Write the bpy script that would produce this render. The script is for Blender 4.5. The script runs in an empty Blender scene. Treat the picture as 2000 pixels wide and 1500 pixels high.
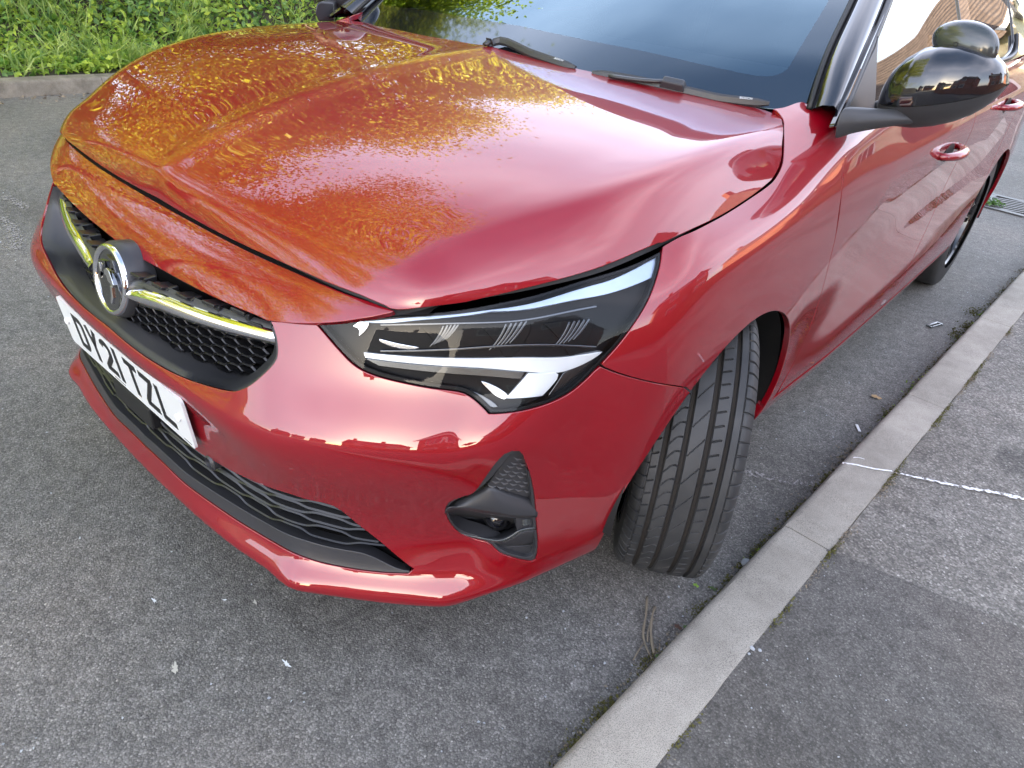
import bpy, bmesh, math, random
import numpy as np
from mathutils import Vector, Matrix
from mathutils.geometry import delaunay_2d_cdt
random.seed(7); RNG = np.random.default_rng(7)
scene = bpy.context.scene
COL = scene.collection

# ------------------------------------------------------------------ camera
CAM = np.array([1.28248, -0.39862, 1.19821]); YAW, PITCH, ROLL, FPX = 0.666954, 0.557632, 0.105302, 1369.13
def cam_axes():
    cy, sy, cp, sp = math.cos(YAW), math.sin(YAW), math.cos(PITCH), math.sin(PITCH)
    d = np.array([-sy*cp, cy*cp, -sp]); r = np.array([cy, sy, 0.]); u = np.cross(r, d)
    c, s = math.cos(ROLL), math.sin(ROLL)
    return c*r + s*u, -s*r + c*u, d
AR, AU, AD = cam_axes()
cd = bpy.data.cameras.new('camera'); cam = bpy.data.objects.new('camera', cd); COL.objects.link(cam)
cd.sensor_width = 36; cd.lens = FPX/2000*36; cd.clip_start = .02; cd.clip_end = 600
cam.matrix_world = Matrix([[AR[0], AU[0], -AD[0], CAM[0]], [AR[1], AU[1], -AD[1], CAM[1]], [AR[2], AU[2], -AD[2], CAM[2]], [0, 0, 0, 1]])
scene.camera = cam
scene.render.resolution_x, scene.render.resolution_y = 1024, 768

# ------------------------------------------------------------------ light
SUN_EL, SUN_AZ = math.radians(11), math.radians(150)       # azimuth from +Y towards +X
w = bpy.data.worlds.new('World'); scene.world = w; w.use_nodes = True
nt = w.node_tree; nt.nodes.clear()
def N(t, typ, **k):
    n = t.nodes.new(typ)
    for a, b in k.items(): setattr(n, a, b)
    return n
sky = N(nt, 'ShaderNodeTexSky', sky_type='NISHITA', sun_disc=False)
sky.sun_elevation = SUN_EL; sky.sun_rotation = SUN_AZ; sky.air_density = 1.0; sky.dust_density = 1.0; sky.ozone_density = 2.0
tc = N(nt, 'ShaderNodeTexCoord'); mp = N(nt, 'ShaderNodeMapping'); mp.inputs['Scale'].default_value = (1, 1, 2.6)
nz = N(nt, 'ShaderNodeTexNoise'); nz.inputs['Scale'].default_value = 1.7; nz.inputs['Detail'].default_value = 5; nz.inputs['Roughness'].default_value = .52
cr = N(nt, 'ShaderNodeValToRGB'); cr.color_ramp.elements[0].position = .42; cr.color_ramp.elements[1].position = .80
mx = N(nt, 'ShaderNodeMix', data_type='RGBA'); mx.inputs['B'].default_value = (8.4, 8.1, 9.0, 1)
bg = N(nt, 'ShaderNodeBackground'); bg.inputs['Strength'].default_value = .12; out = N(nt, 'ShaderNodeOutputWorld')
L = nt.links.new
L(tc.outputs['Generated'], mp.inputs[0]); L(mp.outputs[0], nz.inputs['Vector']); L(nz.outputs['Fac'], cr.inputs[0])
mm = N(nt, 'ShaderNodeMath', operation='MULTIPLY_ADD'); mm.inputs[2].default_value = .26; mm.inputs[1].default_value = .30; L(cr.outputs[0], mm.inputs[0])
sx = N(nt, 'ShaderNodeSeparateXYZ'); mr_ = N(nt, 'ShaderNodeMapRange'); mr_.inputs[1].default_value = .70; mr_.inputs[2].default_value = .97; mr_.inputs[3].default_value = 1.; mr_.inputs[4].default_value = .15
m2 = N(nt, 'ShaderNodeMath', operation='MULTIPLY'); L(tc.outputs['Generated'], sx.inputs[0]); L(sx.outputs['Z'], mr_.inputs[0]); L(mm.outputs[0], m2.inputs[0]); L(mr_.outputs[0], m2.inputs[1])
L(m2.outputs[0], mx.inputs['Factor']); L(sky.outputs[0], mx.inputs['A']); L(mx.outputs['Result'], bg.inputs[0]); L(bg.outputs[0], out.inputs[0])
sd = bpy.data.lights.new('sun', 'SUN'); sd.energy = 5.0; sd.angle = math.radians(.6); sd.color = (1, .88, .70)
so = bpy.data.objects.new('sun', sd); COL.objects.link(so)
sv = Vector((math.sin(SUN_AZ)*math.cos(SUN_EL), math.cos(SUN_AZ)*math.cos(SUN_EL), math.sin(SUN_EL)))
so.rotation_euler = sv.to_track_quat('Z', 'Y').to_euler(); so.location = sv*50
scene.view_settings.view_transform = 'Standard'; scene.view_settings.look = 'None'
scene.view_settings.exposure = 2.72; scene.view_settings.gamma = 1
scene.render.engine = 'CYCLES'

# ------------------------------------------------------------------ materials
def mat(name, col=(.5, .5, .5), rough=.5, metal=0., coat=0., coat_r=.03, spec=.5, ior=1.5):
    m = bpy.data.materials.new(name); m.use_nodes = True
    b = m.node_tree.nodes['Principled BSDF']
    b.inputs['Base Color'].default_value = (*col, 1); b.inputs['Roughness'].default_value = rough
    b.inputs['Metallic'].default_value = metal; b.inputs['Coat Weight'].default_value = coat
    b.inputs['Coat Roughness'].default_value = coat_r; b.inputs['Specular IOR Level'].default_value = spec
    b.inputs['IOR'].default_value = ior
    return m
def nodes(m): return m.node_tree, m.node_tree.nodes['Principled BSDF']
def tex(t, typ, scale, coord='Object', **k):
    c = N(t, 'ShaderNodeTexCoord'); n = N(t, typ)
    n.inputs['Scale'].default_value = scale
    for a, b in k.items():
        if a in n.inputs: n.inputs[a].default_value = b
        else: setattr(n, a, b)
    t.links.new(c.outputs[coord], n.inputs['Vector']); return n
def ramp(t, src, stops):
    r = N(t, 'ShaderNodeValToRGB'); e = r.color_ramp.elements
    while len(e) < len(stops): e.new(.5)
    for x, (p, c) in zip(e, stops):
        x.position = p; x.color = (*c, 1) if isinstance(c, tuple) else (c, c, c, 1)
    t.links.new(src, r.inputs[0]); return r
def bump(t, b, src, strength, dist=.002, prev=None):
    n = N(t, 'ShaderNodeBump'); n.inputs['Strength'].default_value = strength; n.inputs['Distance'].default_value = dist
    t.links.new(src, n.inputs['Height'])
    if prev is not None: t.links.new(prev.outputs[0], n.inputs['Normal'])
    t.links.new(n.outputs[0], b.inputs['Normal']); return n
def mixc(t, fac, a, b, mode='MIX'):
    n = N(t, 'ShaderNodeMix', data_type='RGBA', blend_type=mode)
    for s, v in (('Factor', fac), ('A', a), ('B', b)):
        if isinstance(v, (int, float)): n.inputs[s].default_value = v
        elif isinstance(v, tuple): n.inputs[s].default_value = (*v, 1)
        else: t.links.new(v, n.inputs[s])
    return n.outputs['Result']

M = {}
M['paint'] = mat('red_paint', (.235, .0005, .007), .42, .15, 1.0, .008)
t, b = nodes(M['paint'])
b.inputs['Coat IOR'].default_value = 1.75; b.inputs['Specular IOR Level'].default_value = .15
fl = tex(t, 'ShaderNodeTexVoronoi', 1400.); bump(t, b, fl.outputs['Distance'], .05, .0006)
M['black'] = mat('matte_black_plastic', (.034, .034, .037), .40)
t, b = nodes(M['black']); g = tex(t, 'ShaderNodeTexNoise', 900.); bump(t, b, g.outputs[0], .12, .0005)
M['mesh'] = mat('satin_black_mesh', (.012, .012, .013), .3)
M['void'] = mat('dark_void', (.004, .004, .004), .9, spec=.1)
M['seal'] = mat('rubber_seal', (.008, .008, .008), .55)
M['gloss'] = mat('gloss_black', (.006, .006, .009), .06, 0, 1, .01)
M['gun'] = mat('gloss_gunmetal', (.035, .04, .04), .22, .0, .7, .03); M['scale'] = mat('scale_relief', (.10, .10, .105), .4)
M['chrome'] = mat('chrome', (.82, .82, .84), .06, 1.)
M['badge'] = mat('badge_grey', (.12, .12, .125), .16, 1., 1., .02)
M['plate'] = mat('plate_white', (.74, .76, .76), .3)
M['ink'] = mat('plate_ink', (.006, .006, .006), .35)
M['white'] = mat('white_plastic', (.8, .8, .8), .35)
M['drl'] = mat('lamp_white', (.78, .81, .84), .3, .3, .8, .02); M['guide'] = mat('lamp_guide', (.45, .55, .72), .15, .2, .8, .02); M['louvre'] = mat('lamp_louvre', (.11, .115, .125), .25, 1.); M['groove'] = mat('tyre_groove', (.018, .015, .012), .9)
M['reflector'] = mat('lamp_chrome', (.75, .77, .8), .12, .9)
M['lampblack'] = mat('lamp_black', (.005, .005, .006), .4, spec=.15)
M['rim'] = mat('rim_black', (.01, .01, .011), .15, 0, 1, .02)
M['rimcut'] = mat('rim_machined', (.6, .6, .62), .22, 1.)
M['interior'] = mat('interior_fabric', (.11, .11, .115), .75)
M['skyglass'] = mat('screen_frit', (.006, .006, .008), .05)
nodes(M['skyglass'])[1].inputs['IOR'].default_value = 2.0; nodes(M['skyglass'])[1].inputs['Specular Tint'].default_value = (.62, .84, 1, 1)
def glass(name, tint, ior, rough=.0, refl=(1, 1, 1)):
    m = bpy.data.materials.new(name); m.use_nodes = True; t = m.node_tree; t.nodes.clear()
    f = N(t, 'ShaderNodeFresnel'); f.inputs['IOR'].default_value = ior
    a = N(t, 'ShaderNodeBsdfTransparent'); a.inputs[0].default_value = (*tint, 1)
    g = N(t, 'ShaderNodeBsdfGlossy'); g.inputs['Roughness'].default_value = rough; g.inputs['Color'].default_value = (*refl, 1)
    x = N(t, 'ShaderNodeMixShader'); o = N(t, 'ShaderNodeOutputMaterial')
    t.links.new(f.outputs[0], x.inputs[0]); t.links.new(a.outputs[0], x.inputs[1]); t.links.new(g.outputs[0], x.inputs[2]); t.links.new(x.outputs[0], o.inputs[0])
    return m
M['screen'] = glass('windscreen_glass', (.55, .6, .6), 2.5, 0., (.60, .84, 1.))
M['window'] = glass('side_glass', (.22, .25, .25), 2.2)
M['lens'] = glass('lamp_lens', (.93, .95, .96), 1.28)
# tyre rubber
M['tyre'] = mat('tyre_rubber', (.028, .029, .031), .6)
t, b = nodes(M['tyre']); n1 = tex(t, 'ShaderNodeTexNoise', 14., Detail=8.)
r1 = ramp(t, n1.outputs[0], [(.35, (.02, .021, .022)), (.7, (.042, .042, .042))]); t.links.new(r1.outputs[0], b.inputs['Base Color'])
n2 = tex(t, 'ShaderNodeTexNoise', 700.); bump(t, b, n2.outputs[0], .25, .0006)

def asphalt(name, lo, hi, bright, grain=150., big=1.2, bstr=1.):
    m = mat(name, lo, .75, spec=.35); t, b = nodes(m)
    v = tex(t, 'ShaderNodeTexVoronoi', grain); v.inputs['Randomness'].default_value = 1
    v2 = tex(t, 'ShaderNodeTexVoronoi', grain*2.1)
    sep = N(t, 'ShaderNodeSeparateColor'); t.links.new(v.outputs['Color'], sep.inputs[0])
    stone = ramp(t, sep.outputs[0], [(0., lo), (.55, tuple((a+c)/2 for a, c in zip(lo, hi))), (.9, hi), (.992, tuple(c*1.3 for c in hi)), (1., bright)])
    nb = tex(t, 'ShaderNodeTexNoise', big, Detail=6.); rb = ramp(t, nb.outputs[0], [(.3, (.74, .72, .70)), (.5, (1., 1., 1.)), (.66, (1.2, 1.15, 1.12)), (.8, (1.3, 1.27, 1.22))])
    nm = tex(t, 'ShaderNodeTexNoise', 26., Detail=4.); rm = ramp(t, nm.outputs[0], [(.3, .8), (.7, 1.2)])
    c = mixc(t, 1., stone.outputs[0], rb.outputs[0], 'MULTIPLY'); c = mixc(t, 1., c, rm.outputs[0], 'MULTIPLY')
    dk = ramp(t, v.outputs['Distance'], [(.0, 1.), (.5, .9), (.8, .5)]); c = mixc(t, .7, c, dk.outputs[0], 'MULTIPLY')
    t.links.new(c, b.inputs['Base Color'])
    inv = N(t, 'ShaderNodeMath', operation='SUBTRACT'); inv.inputs[0].default_value = 1.; t.links.new(v.outputs['Distance'], inv.inputs[1])
    ad = N(t, 'ShaderNodeMath', operation='ADD'); t.links.new(inv.outputs[0], ad.inputs[0]); t.links.new(sep.outputs[1], ad.inputs[1])
    p = bump(t, b, ad.outputs[0], .85*bstr, .0030)
    bump(t, b, v2.outputs['Distance'], .4*bstr, .0010, p)
    return m
M['road'] = asphalt('road_asphalt', (.108, .103, .096), (.235, .226, .21), (.42, .40, .37), 290., 1.2, .6)
M['pave_new'] = asphalt('pavement_new', (.080, .075, .067), (.155, .146, .132), (.33, .32, .30), 300., 1.5, .5)
M['pave_old'] = asphalt('pavement_old', (.13, .121, .106), (.30, .28, .247), (.55, .52, .47), 200., 2.2, .8)
t, b = nodes(M['pave_old']); src = b.inputs['Base Color'].links[0].from_socket; tcn = N(t, 'ShaderNodeTexCoord'); nzn = tex(t, 'ShaderNodeTexNoise', 12.)
for (x, y, rx, ry, k) in ((1.405, 1.80, .055, .085, .58), (1.52, 2.12, .07, .12, .72), (1.33, 2.0, .05, .07, .75)):
    sb = N(t, 'ShaderNodeVectorMath', operation='SUBTRACT'); sb.inputs[1].default_value = (x, y, .086); dv = N(t, 'ShaderNodeVectorMath', operation='DIVIDE'); dv.inputs[1].default_value = (rx, ry, 1.)
    ln = N(t, 'ShaderNodeVectorMath', operation='LENGTH'); t.links.new(tcn.outputs['Object'], sb.inputs[0]); t.links.new(sb.outputs[0], dv.inputs[0]); t.links.new(dv.outputs[0], ln.inputs[0])
    ad = N(t, 'ShaderNodeMath', operation='MULTIPLY_ADD'); ad.inputs[1].default_value = .9; t.links.new(nzn.outputs[0], ad.inputs[0]); t.links.new(ln.outputs['Value'], ad.inputs[2])
    rr_ = ramp(t, ad.outputs[0], [(.0, k), (1.25/2, k+.05), (1.7/2, 1.)]); hv = N(t, 'ShaderNodeMath', operation='MULTIPLY'); hv.inputs[1].default_value = .5; t.links.new(ad.outputs[0], hv.inputs[0]); t.links.new(hv.outputs[0], rr_.inputs[0])
    src = mixc(t, 1., src, rr_.outputs[0], 'MULTIPLY')
t.links.new(src, b.inputs['Base Color'])
def concrete(name, lo, hi):
    m = mat(name, lo, .85, spec=.3); t, b = nodes(m)
    a = tex(t, 'ShaderNodeTexNoise', 7., Detail=9.); a.inputs['Roughness'].default_value = .7
    r0_ = ramp(t, a.outputs[0], [(.3, lo), (.68, hi)]); bg_ = tex(t, 'ShaderNodeTexNoise', 2.6, Detail=4.); rb_ = ramp(t, bg_.outputs[0], [(.35, .78), (.6, 1.05)])
    class r: outputs = [mixc(t, 1., r0_.outputs[0], rb_.outputs[0], 'MULTIPLY')]
    s = tex(t, 'ShaderNodeTexNoise', 520., Detail=4.); rs = ramp(t, s.outputs[0], [(.36, .45), (.5, 1.), (.75, 1.2)])
    c = mixc(t, .8, r.outputs[0], rs.outputs[0], 'MULTIPLY'); t.links.new(c, b.inputs['Base Color'])
    p = bump(t, b, s.outputs[0], .55, .0016); bump(t, b, a.outputs[0], .4, .004, p)
    return m
M['kerb'] = concrete('kerb_concrete', (.29, .265, .225), (.455, .42, .36))
M['kerb_old'] = concrete('old_kerb', (.13, .115, .09), (.30, .27, .22))
M['chalk'] = mat('white_line_paint', (.75, .75, .74), .8)
t, b = nodes(M['chalk']); a = tex(t, 'ShaderNodeTexNoise', 90., Detail=4.)
ra = ramp(t, a.outputs[0], [(.40, 0.), (.52, 1.)]); t.links.new(ra.outputs[0], b.inputs['Alpha'])
def leafmat(name, c1, c2, trans=.5):
    m = bpy.data.materials.new(name); m.use_nodes = True; t = m.node_tree; b = t.nodes['Principled BSDF']
    oi = N(t, 'ShaderNodeTexCoord'); v = N(t, 'ShaderNodeTexNoise'); v.inputs['Scale'].default_value = 9.; v.inputs['Detail'].default_value = 3
    t.links.new(oi.outputs['Object'], v.inputs['Vector'])
    r = ramp(t, v.outputs[0], [(.34, c1), (.66, c2)])
    t.links.new(r.outputs[0], b.inputs['Base Color']); b.inputs['Roughness'].default_value = .45
    tr = N(t, 'ShaderNodeBsdfTranslucent'); t.links.new(r.outputs[0], tr.inputs[0])
    x = N(t, 'ShaderNodeMixShader'); x.inputs[0].default_value = trans
    o = t.nodes['Material Output']; t.links.new(b.outputs[0], x.inputs[1]); t.links.new(tr.outputs[0], x.inputs[2]); t.links.new(x.outputs[0], o.inputs[0])
    return m
M['leaf_tree'] = leafmat('tree_leaves', (.20, .28, .015), (.60, .58, .03), .55)
M['leaf_hedge'] = leafmat('hedge_leaves', (.10, .24, .03), (.52, .64, .10), .45)
M['leaf_ivy'] = leafmat('ivy_leaves', (.045, .13, .03), (.20, .34, .08), .3)
M['grass'] = leafmat('grass_blades', (.14, .26, .05), (.44, .54, .16), .4)
M['bark'] = mat('bark', (.10, .075, .05), .9)
M['soil'] = mat('soil', (.05, .045, .03), .95)
M['moss'] = mat('moss', (.09, .085, .02), .9)
M['twig'] = mat('dry_twig', (.22, .18, .13), .8)
M['iron'] = mat('cast_iron', (.10, .10, .10), .5, .6)

# ------------------------------------------------------------------ object helpers
def tag(o, label=None, cat=None, group=None, kind=None):
    if label: o['label'] = label
    if cat: o['category'] = cat
    if group: o['group'] = group
    if kind: o['kind'] = kind
    return o
def empty(name, loc=(0, 0, 0)):
    o = bpy.data.objects.new(name, None); COL.objects.link(o); o.location = loc; o.empty_display_size = .1; return o
def meshobj(name, V, F, m, parent=None, smooth=True, normals=None):
    me = bpy.data.meshes.new(name); me.from_pydata([tuple(map(float, v)) for v in V], [], [tuple(int(i) for i in f) for f in F])
    me.materials.append(m)
    if smooth: me.polygons.foreach_set('use_smooth', [True]*len(me.polygons))
    me.update()
    if normals is not None: me.normals_split_custom_set([tuple(n) for n in normals])
    o = bpy.data.objects.new(name, me); COL.objects.link(o)
    if parent is not None: o.parent = parent
    return o
class MB:
    def __init__(s): s.V = []; s.F = []
    def add(s, V, F):
        k = len(s.V); s.V += [tuple(v) for v in V]; s.F += [tuple(i+k for i in f) for f in F]; return s
    def box(s, c, d, R=None, taper=1.):
        V = []
        for z in (-.5, .5):
            q = taper if z > 0 else 1.
            for x, y in ((-.5, -.5), (.5, -.5), (.5, .5), (-.5, .5)):
                p = Vector((x*d[0]*q, y*d[1]*q, z*d[2]))
                if R is not None: p = R @ p
                V.append((p.x+c[0], p.y+c[1], p.z+c[2]))
        return s.add(V, [(3, 2, 1, 0), (4, 5, 6, 7), (0, 1, 5, 4), (1, 2, 6, 5), (2, 3, 7, 6), (3, 0, 4, 7)])
    def tube(s, pts, rad, n=8, flat=1., up=(0, 0, 1)):
        P = [Vector(p) for p in pts]; rad = rad if hasattr(rad, '__len__') else [rad]*len(P)
        rings = []
        for i, p in enumerate(P):
            tdir = (P[min(i+1, len(P)-1)]-P[max(i-1, 0)]).normalized()
            a = tdir.cross(Vector(up))
            if a.length < 1e-4: a = tdir.cross(Vector((1, 0, 0)))
            a.normalize(); bb = a.cross(tdir).normalized()
            rings.append([p+a*rad[i]*math.cos(2*math.pi*k/n)+bb*rad[i]*flat*math.sin(2*math.pi*k/n) for k in range(n)])
        V = [v for r in rings for v in r]; F = []
        for i in range(len(rings)-1):
            for k in range(n): F.append((i*n+k, i*n+(k+1) % n, (i+1)*n+(k+1) % n, (i+1)*n+k))
        F.append(tuple(range(n))[::-1]); F.append(tuple((len(rings)-1)*n+k for k in range(n)))
        return s.add(V, F)
    def lathe(s, prof, n=32, M4=None, close=False):
        V = []; F = []; m = len(prof)
        for k in range(n):
            a = 2*math.pi*k/n
            for (r, h) in prof:
                p = Vector((r*math.cos(a), r*math.sin(a), h)); V.append(M4 @ p if M4 is not None else p)
        for k in range(n):
            k2 = (k+1) % n
            for j in range(m-1): F.append((k*m+j, k2*m+j, k2*m+j+1, k*m+j+1))
        return s.add(V, F)
    def obj(s, name, m, parent=None, smooth=False, bevel=0, autosmooth=None):
        o = meshobj(name, s.V, s.F, m, parent, smooth)
        if bevel:
            bv = o.modifiers.new('bevel', 'BEVEL'); bv.width = bevel; bv.segments = 2; bv.limit_method = 'ANGLE'; bv.angle_limit = .6
        if autosmooth: o.data.set_sharp_from_angle(angle=autosmooth)
        return o

# ------------------------------------------------------------------ smooth surface nets
def akima(x, y, xi):
    x = np.asarray(x, float); y = np.asarray(y, float); n = len(x)
    d = np.diff(y, axis=0)/np.diff(x).reshape((-1,)+(1,)*(y.ndim-1))
    e0 = 2*d[0]-d[1]; e1 = 2*d[-1]-d[-2]
    dd = np.concatenate([[2*e0-d[0]], [e0], d, [e1], [2*e1-d[-1]]])
    w1 = np.abs(dd[3:]-dd[2:-1])+1e-4; w2 = np.abs(dd[1:-2]-dd[:-3])+1e-4
    tt = (w1*dd[1:-2]+w2*dd[2:-1])/(w1+w2)
    i = np.clip(np.searchsorted(x, xi, side='right')-1, 0, n-2); h = (x[i+1]-x[i]).reshape((-1,)+(1,)*(y.ndim-1))
    s = ((xi-x[i])/(x[i+1]-x[i])).reshape((-1,)+(1,)*(y.ndim-1))
    return (y[i]*(1+2*s)*(1-s)**2 + tt[i]*h*s*(1-s)**2 + y[i+1]*s*s*(3-2*s) + tt[i+1]*h*s*s*(s-1))
def blur(A, sg, ax):
    if sg <= 0: return A
    r = int(3*sg)+1; k = np.exp(-.5*(np.arange(-r, r+1)/sg)**2); k /= k.sum()
    A = np.moveaxis(A, ax, 0); n = len(A); r2 = min(r, n-1)
    lo = 2*A[0]-A[1:r2+1][::-1]; hi = 2*A[-1]-A[-r2-1:-1][::-1]
    B = np.concatenate([lo, A, hi]); out = np.zeros_like(A)
    for j in range(-r, r+1):
        if abs(j) > r2: continue
        out += k[j+r]*B[r2+j:r2+j+n]
    return np.moveaxis(out/k[r-r2:r+r2+1].sum(), 0, ax)
def sstep(x, a, b): q = np.clip((x-a)/(b-a), 0, 1); return q*q*(3-2*q)
class Surf:
    def __init__(s, net, step=.007, sig=.008, sym=True, soft=None):
        net = np.array(net, float)                      # [i along u][j along v][3]
        du = np.linalg.norm(np.diff(net, axis=0), axis=2).mean(1); dv = np.linalg.norm(np.diff(net, axis=1), axis=2).mean(0)
        ku = np.concatenate([[0], np.cumsum(du)]); kv = np.concatenate([[0], np.cumsum(dv)]); s.ku, s.kv = ku, kv
        nu = int(ku[-1]/step)+1; nv = int(kv[-1]/step)+1
        s.U = np.linspace(0, ku[-1], nu); s.V = np.linspace(0, kv[-1], nv); s.du = s.U[1]; s.dv = s.V[1]
        if sym:                                         # mirror across x=0 while interpolating along u
            mir = net[1:][::-1]*np.array([-1, 1, 1]); full = np.concatenate([mir, net]); kf = np.concatenate([-ku[1:][::-1], ku])
            Uf = np.concatenate([-s.U[1:][::-1], s.U]); G = akima(kf, full, Uf)
        else: G = akima(ku, net, s.U)
        G = np.moveaxis(akima(kv, np.moveaxis(G, 1, 0), s.V), 0, 1)
        G = blur(blur(G, sig/s.du, 0), sig/s.dv, 1)
        if soft is not None: G = soft(s, G, sym)
        if sym: G = G[nu-1:]; G[0, :, 0] = 0
        s.G = G
        gu = np.gradient(G, axis=0); gv = np.gradient(G, axis=1)
        if sym: gu[0] = (G[1]-G[0])*[1, 0, 0]; gv[0, :, 0] = 0
        n = np.cross(gu, gv); s.Nn = n/np.maximum(np.linalg.norm(n, axis=2, keepdims=True), 1e-12)
        c = G-CAM; z = c@AD; s.PX = np.stack([1000+FPX*(c@AR)/z, 750-FPX*(c@AU)/z], -1); s.facing = (s.Nn*(-c)).sum(-1) > 0; s.z = z
    def _b(s, A, uv):
        uv = np.atleast_2d(uv); a = np.clip(uv[:, 0]/s.du, 0, len(s.U)-1.001); b = np.clip(uv[:, 1]/s.dv, 0, len(s.V)-1.001)
        i = a.astype(int); j = b.astype(int); f = (a-i)[:, None]; g = (b-j)[:, None]
        return A[i, j]*(1-f)*(1-g)+A[i+1, j]*f*(1-g)+A[i, j+1]*(1-f)*g+A[i+1, j+1]*f*g
    def P(s, uv): return s._b(s.G, uv)
    def n(s, uv):
        n = s._b(s.Nn, uv); return n/np.linalg.norm(n, axis=1, keepdims=True)
    def px(s, pts, off=0.):
        """surface coordinates of traced outline points, as seen from where the photo was taken"""
        out = []
        for p in pts:
            PX = s.PX
            if off:
                c = s.G-s.Nn*off-CAM; z = c@AD; PX = np.stack([1000+FPX*(c@AR)/z, 750-FPX*(c@AU)/z], -1)
            d = ((PX-np.array(p))**2).sum(-1); d = np.where(s.facing, d, d+4e4); i, j = np.unravel_index(np.argmin(d), d.shape)
            uv = np.array([s.U[i], s.V[j]])
            for _ in range(6):
                e = 1e-3
                def pr(q):
                    X = s._b(PX, q)[0]; return X
                c0 = pr(uv); J = np.stack([(pr(uv+[e, 0])-pr(uv-[e, 0]))/(2*e), (pr(uv+[0, e])-pr(uv-[0, e]))/(2*e)], 1)
                try: dlt = np.linalg.solve(J, np.array(p)-c0)
                except Exception: break
                dlt = np.clip(dlt, -.012, .012); uv = np.clip(uv+dlt, [0, 0], [s.U[-1], s.V[-1]])
            out.append(uv)
        return np.array(out)
    def uv_of(s, pts):
        """surface coordinates of the points nearest to given 3-D points"""
        out = []
        for p in pts:
            d = ((s.G-np.array(p))**2).sum(-1); i, j = np.unravel_index(np.argmin(d), d.shape); out.append((s.U[i], s.V[j]))
        return np.array(out)

def spl(pts, step=.01, closed=False):
    """dense smooth curve through points"""
    P = np.array(pts, float)
    P = P[np.concatenate([[True], np.linalg.norm(np.diff(P, axis=0), axis=1) > 1e-4])]
    if len(P) < 2: return np.array([P[0], P[0]])
    if len(P) < 3:
        d = np.linalg.norm(P[1]-P[0]); k = max(2, int(d/step)+1); return P[0]+(P[1]-P[0])*np.linspace(0, 1, k)[:, None]
    d = np.concatenate([[0], np.cumsum(np.linalg.norm(np.diff(P, axis=0), axis=1))])
    return akima(d, P, np.linspace(0, d[-1], max(3, int(d[-1]/step)+1)))
def loop(*segs, step=.01):
    out = []
    for s in segs:
        c = spl(s, step); out += list(c[:-1] if True else c)
    return np.array(out)
def area(L_): x, y = L_[:, 0], L_[:, 1]; return .5*np.sum(x*np.roll(y, -1)-y*np.roll(x, -1))
def inset(Lp, g, keep_u0=True):
    """move an outline inwards by g (outer loops) - negative g grows"""
    if g == 0: return Lp
    a = np.sign(area(Lp)); n = len(Lp); out = []
    for i in range(n):
        p0, p, p1 = Lp[i-1], Lp[i], Lp[(i+1) % n]
        e0 = p-p0; e1 = p1-p; e0 = e0/max(np.linalg.norm(e0), 1e-9); e1 = e1/max(np.linalg.norm(e1), 1e-9)
        m = np.array([-e0[1], e0[0]])+np.array([-e1[1], e1[0]]); l = np.linalg.norm(m)
        m = m/l if l > 1e-6 else np.array([-e0[1], e0[0]]); k = max(.5, m@np.array([-e0[1], e0[0]]))
        q = p+m*a*g/k
        if keep_u0 and abs(p[0]) < 1e-6: q[0] = 0; 
        out.append(q)
    return np.array(out)
def inside(pts, Lp):
    x, y = pts[:, 0], pts[:, 1]; c = np.zeros(len(pts), bool); n = len(Lp)
    for i in range(n):
        x0, y0 = Lp[i]; x1, y1 = Lp[(i+1) % n]
        if y0 == y1: continue
        k = ((y0 > y) != (y1 > y)) & (x < (x1-x0)*(y-y0)/(y1-y0)+x0); c ^= k
    return c
def segdist(pts, Lp):
    d = np.full(len(pts), 1e9); n = len(Lp)
    for i in range(n):
        a, b2 = Lp[i], Lp[(i+1) % n]; ab = b2-a; q = np.clip(((pts-a)@ab)/max(ab@ab, 1e-12), 0, 1)
        d = np.minimum(d, np.linalg.norm(pts-a-q[:, None]*ab, axis=1))
    return d
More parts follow.
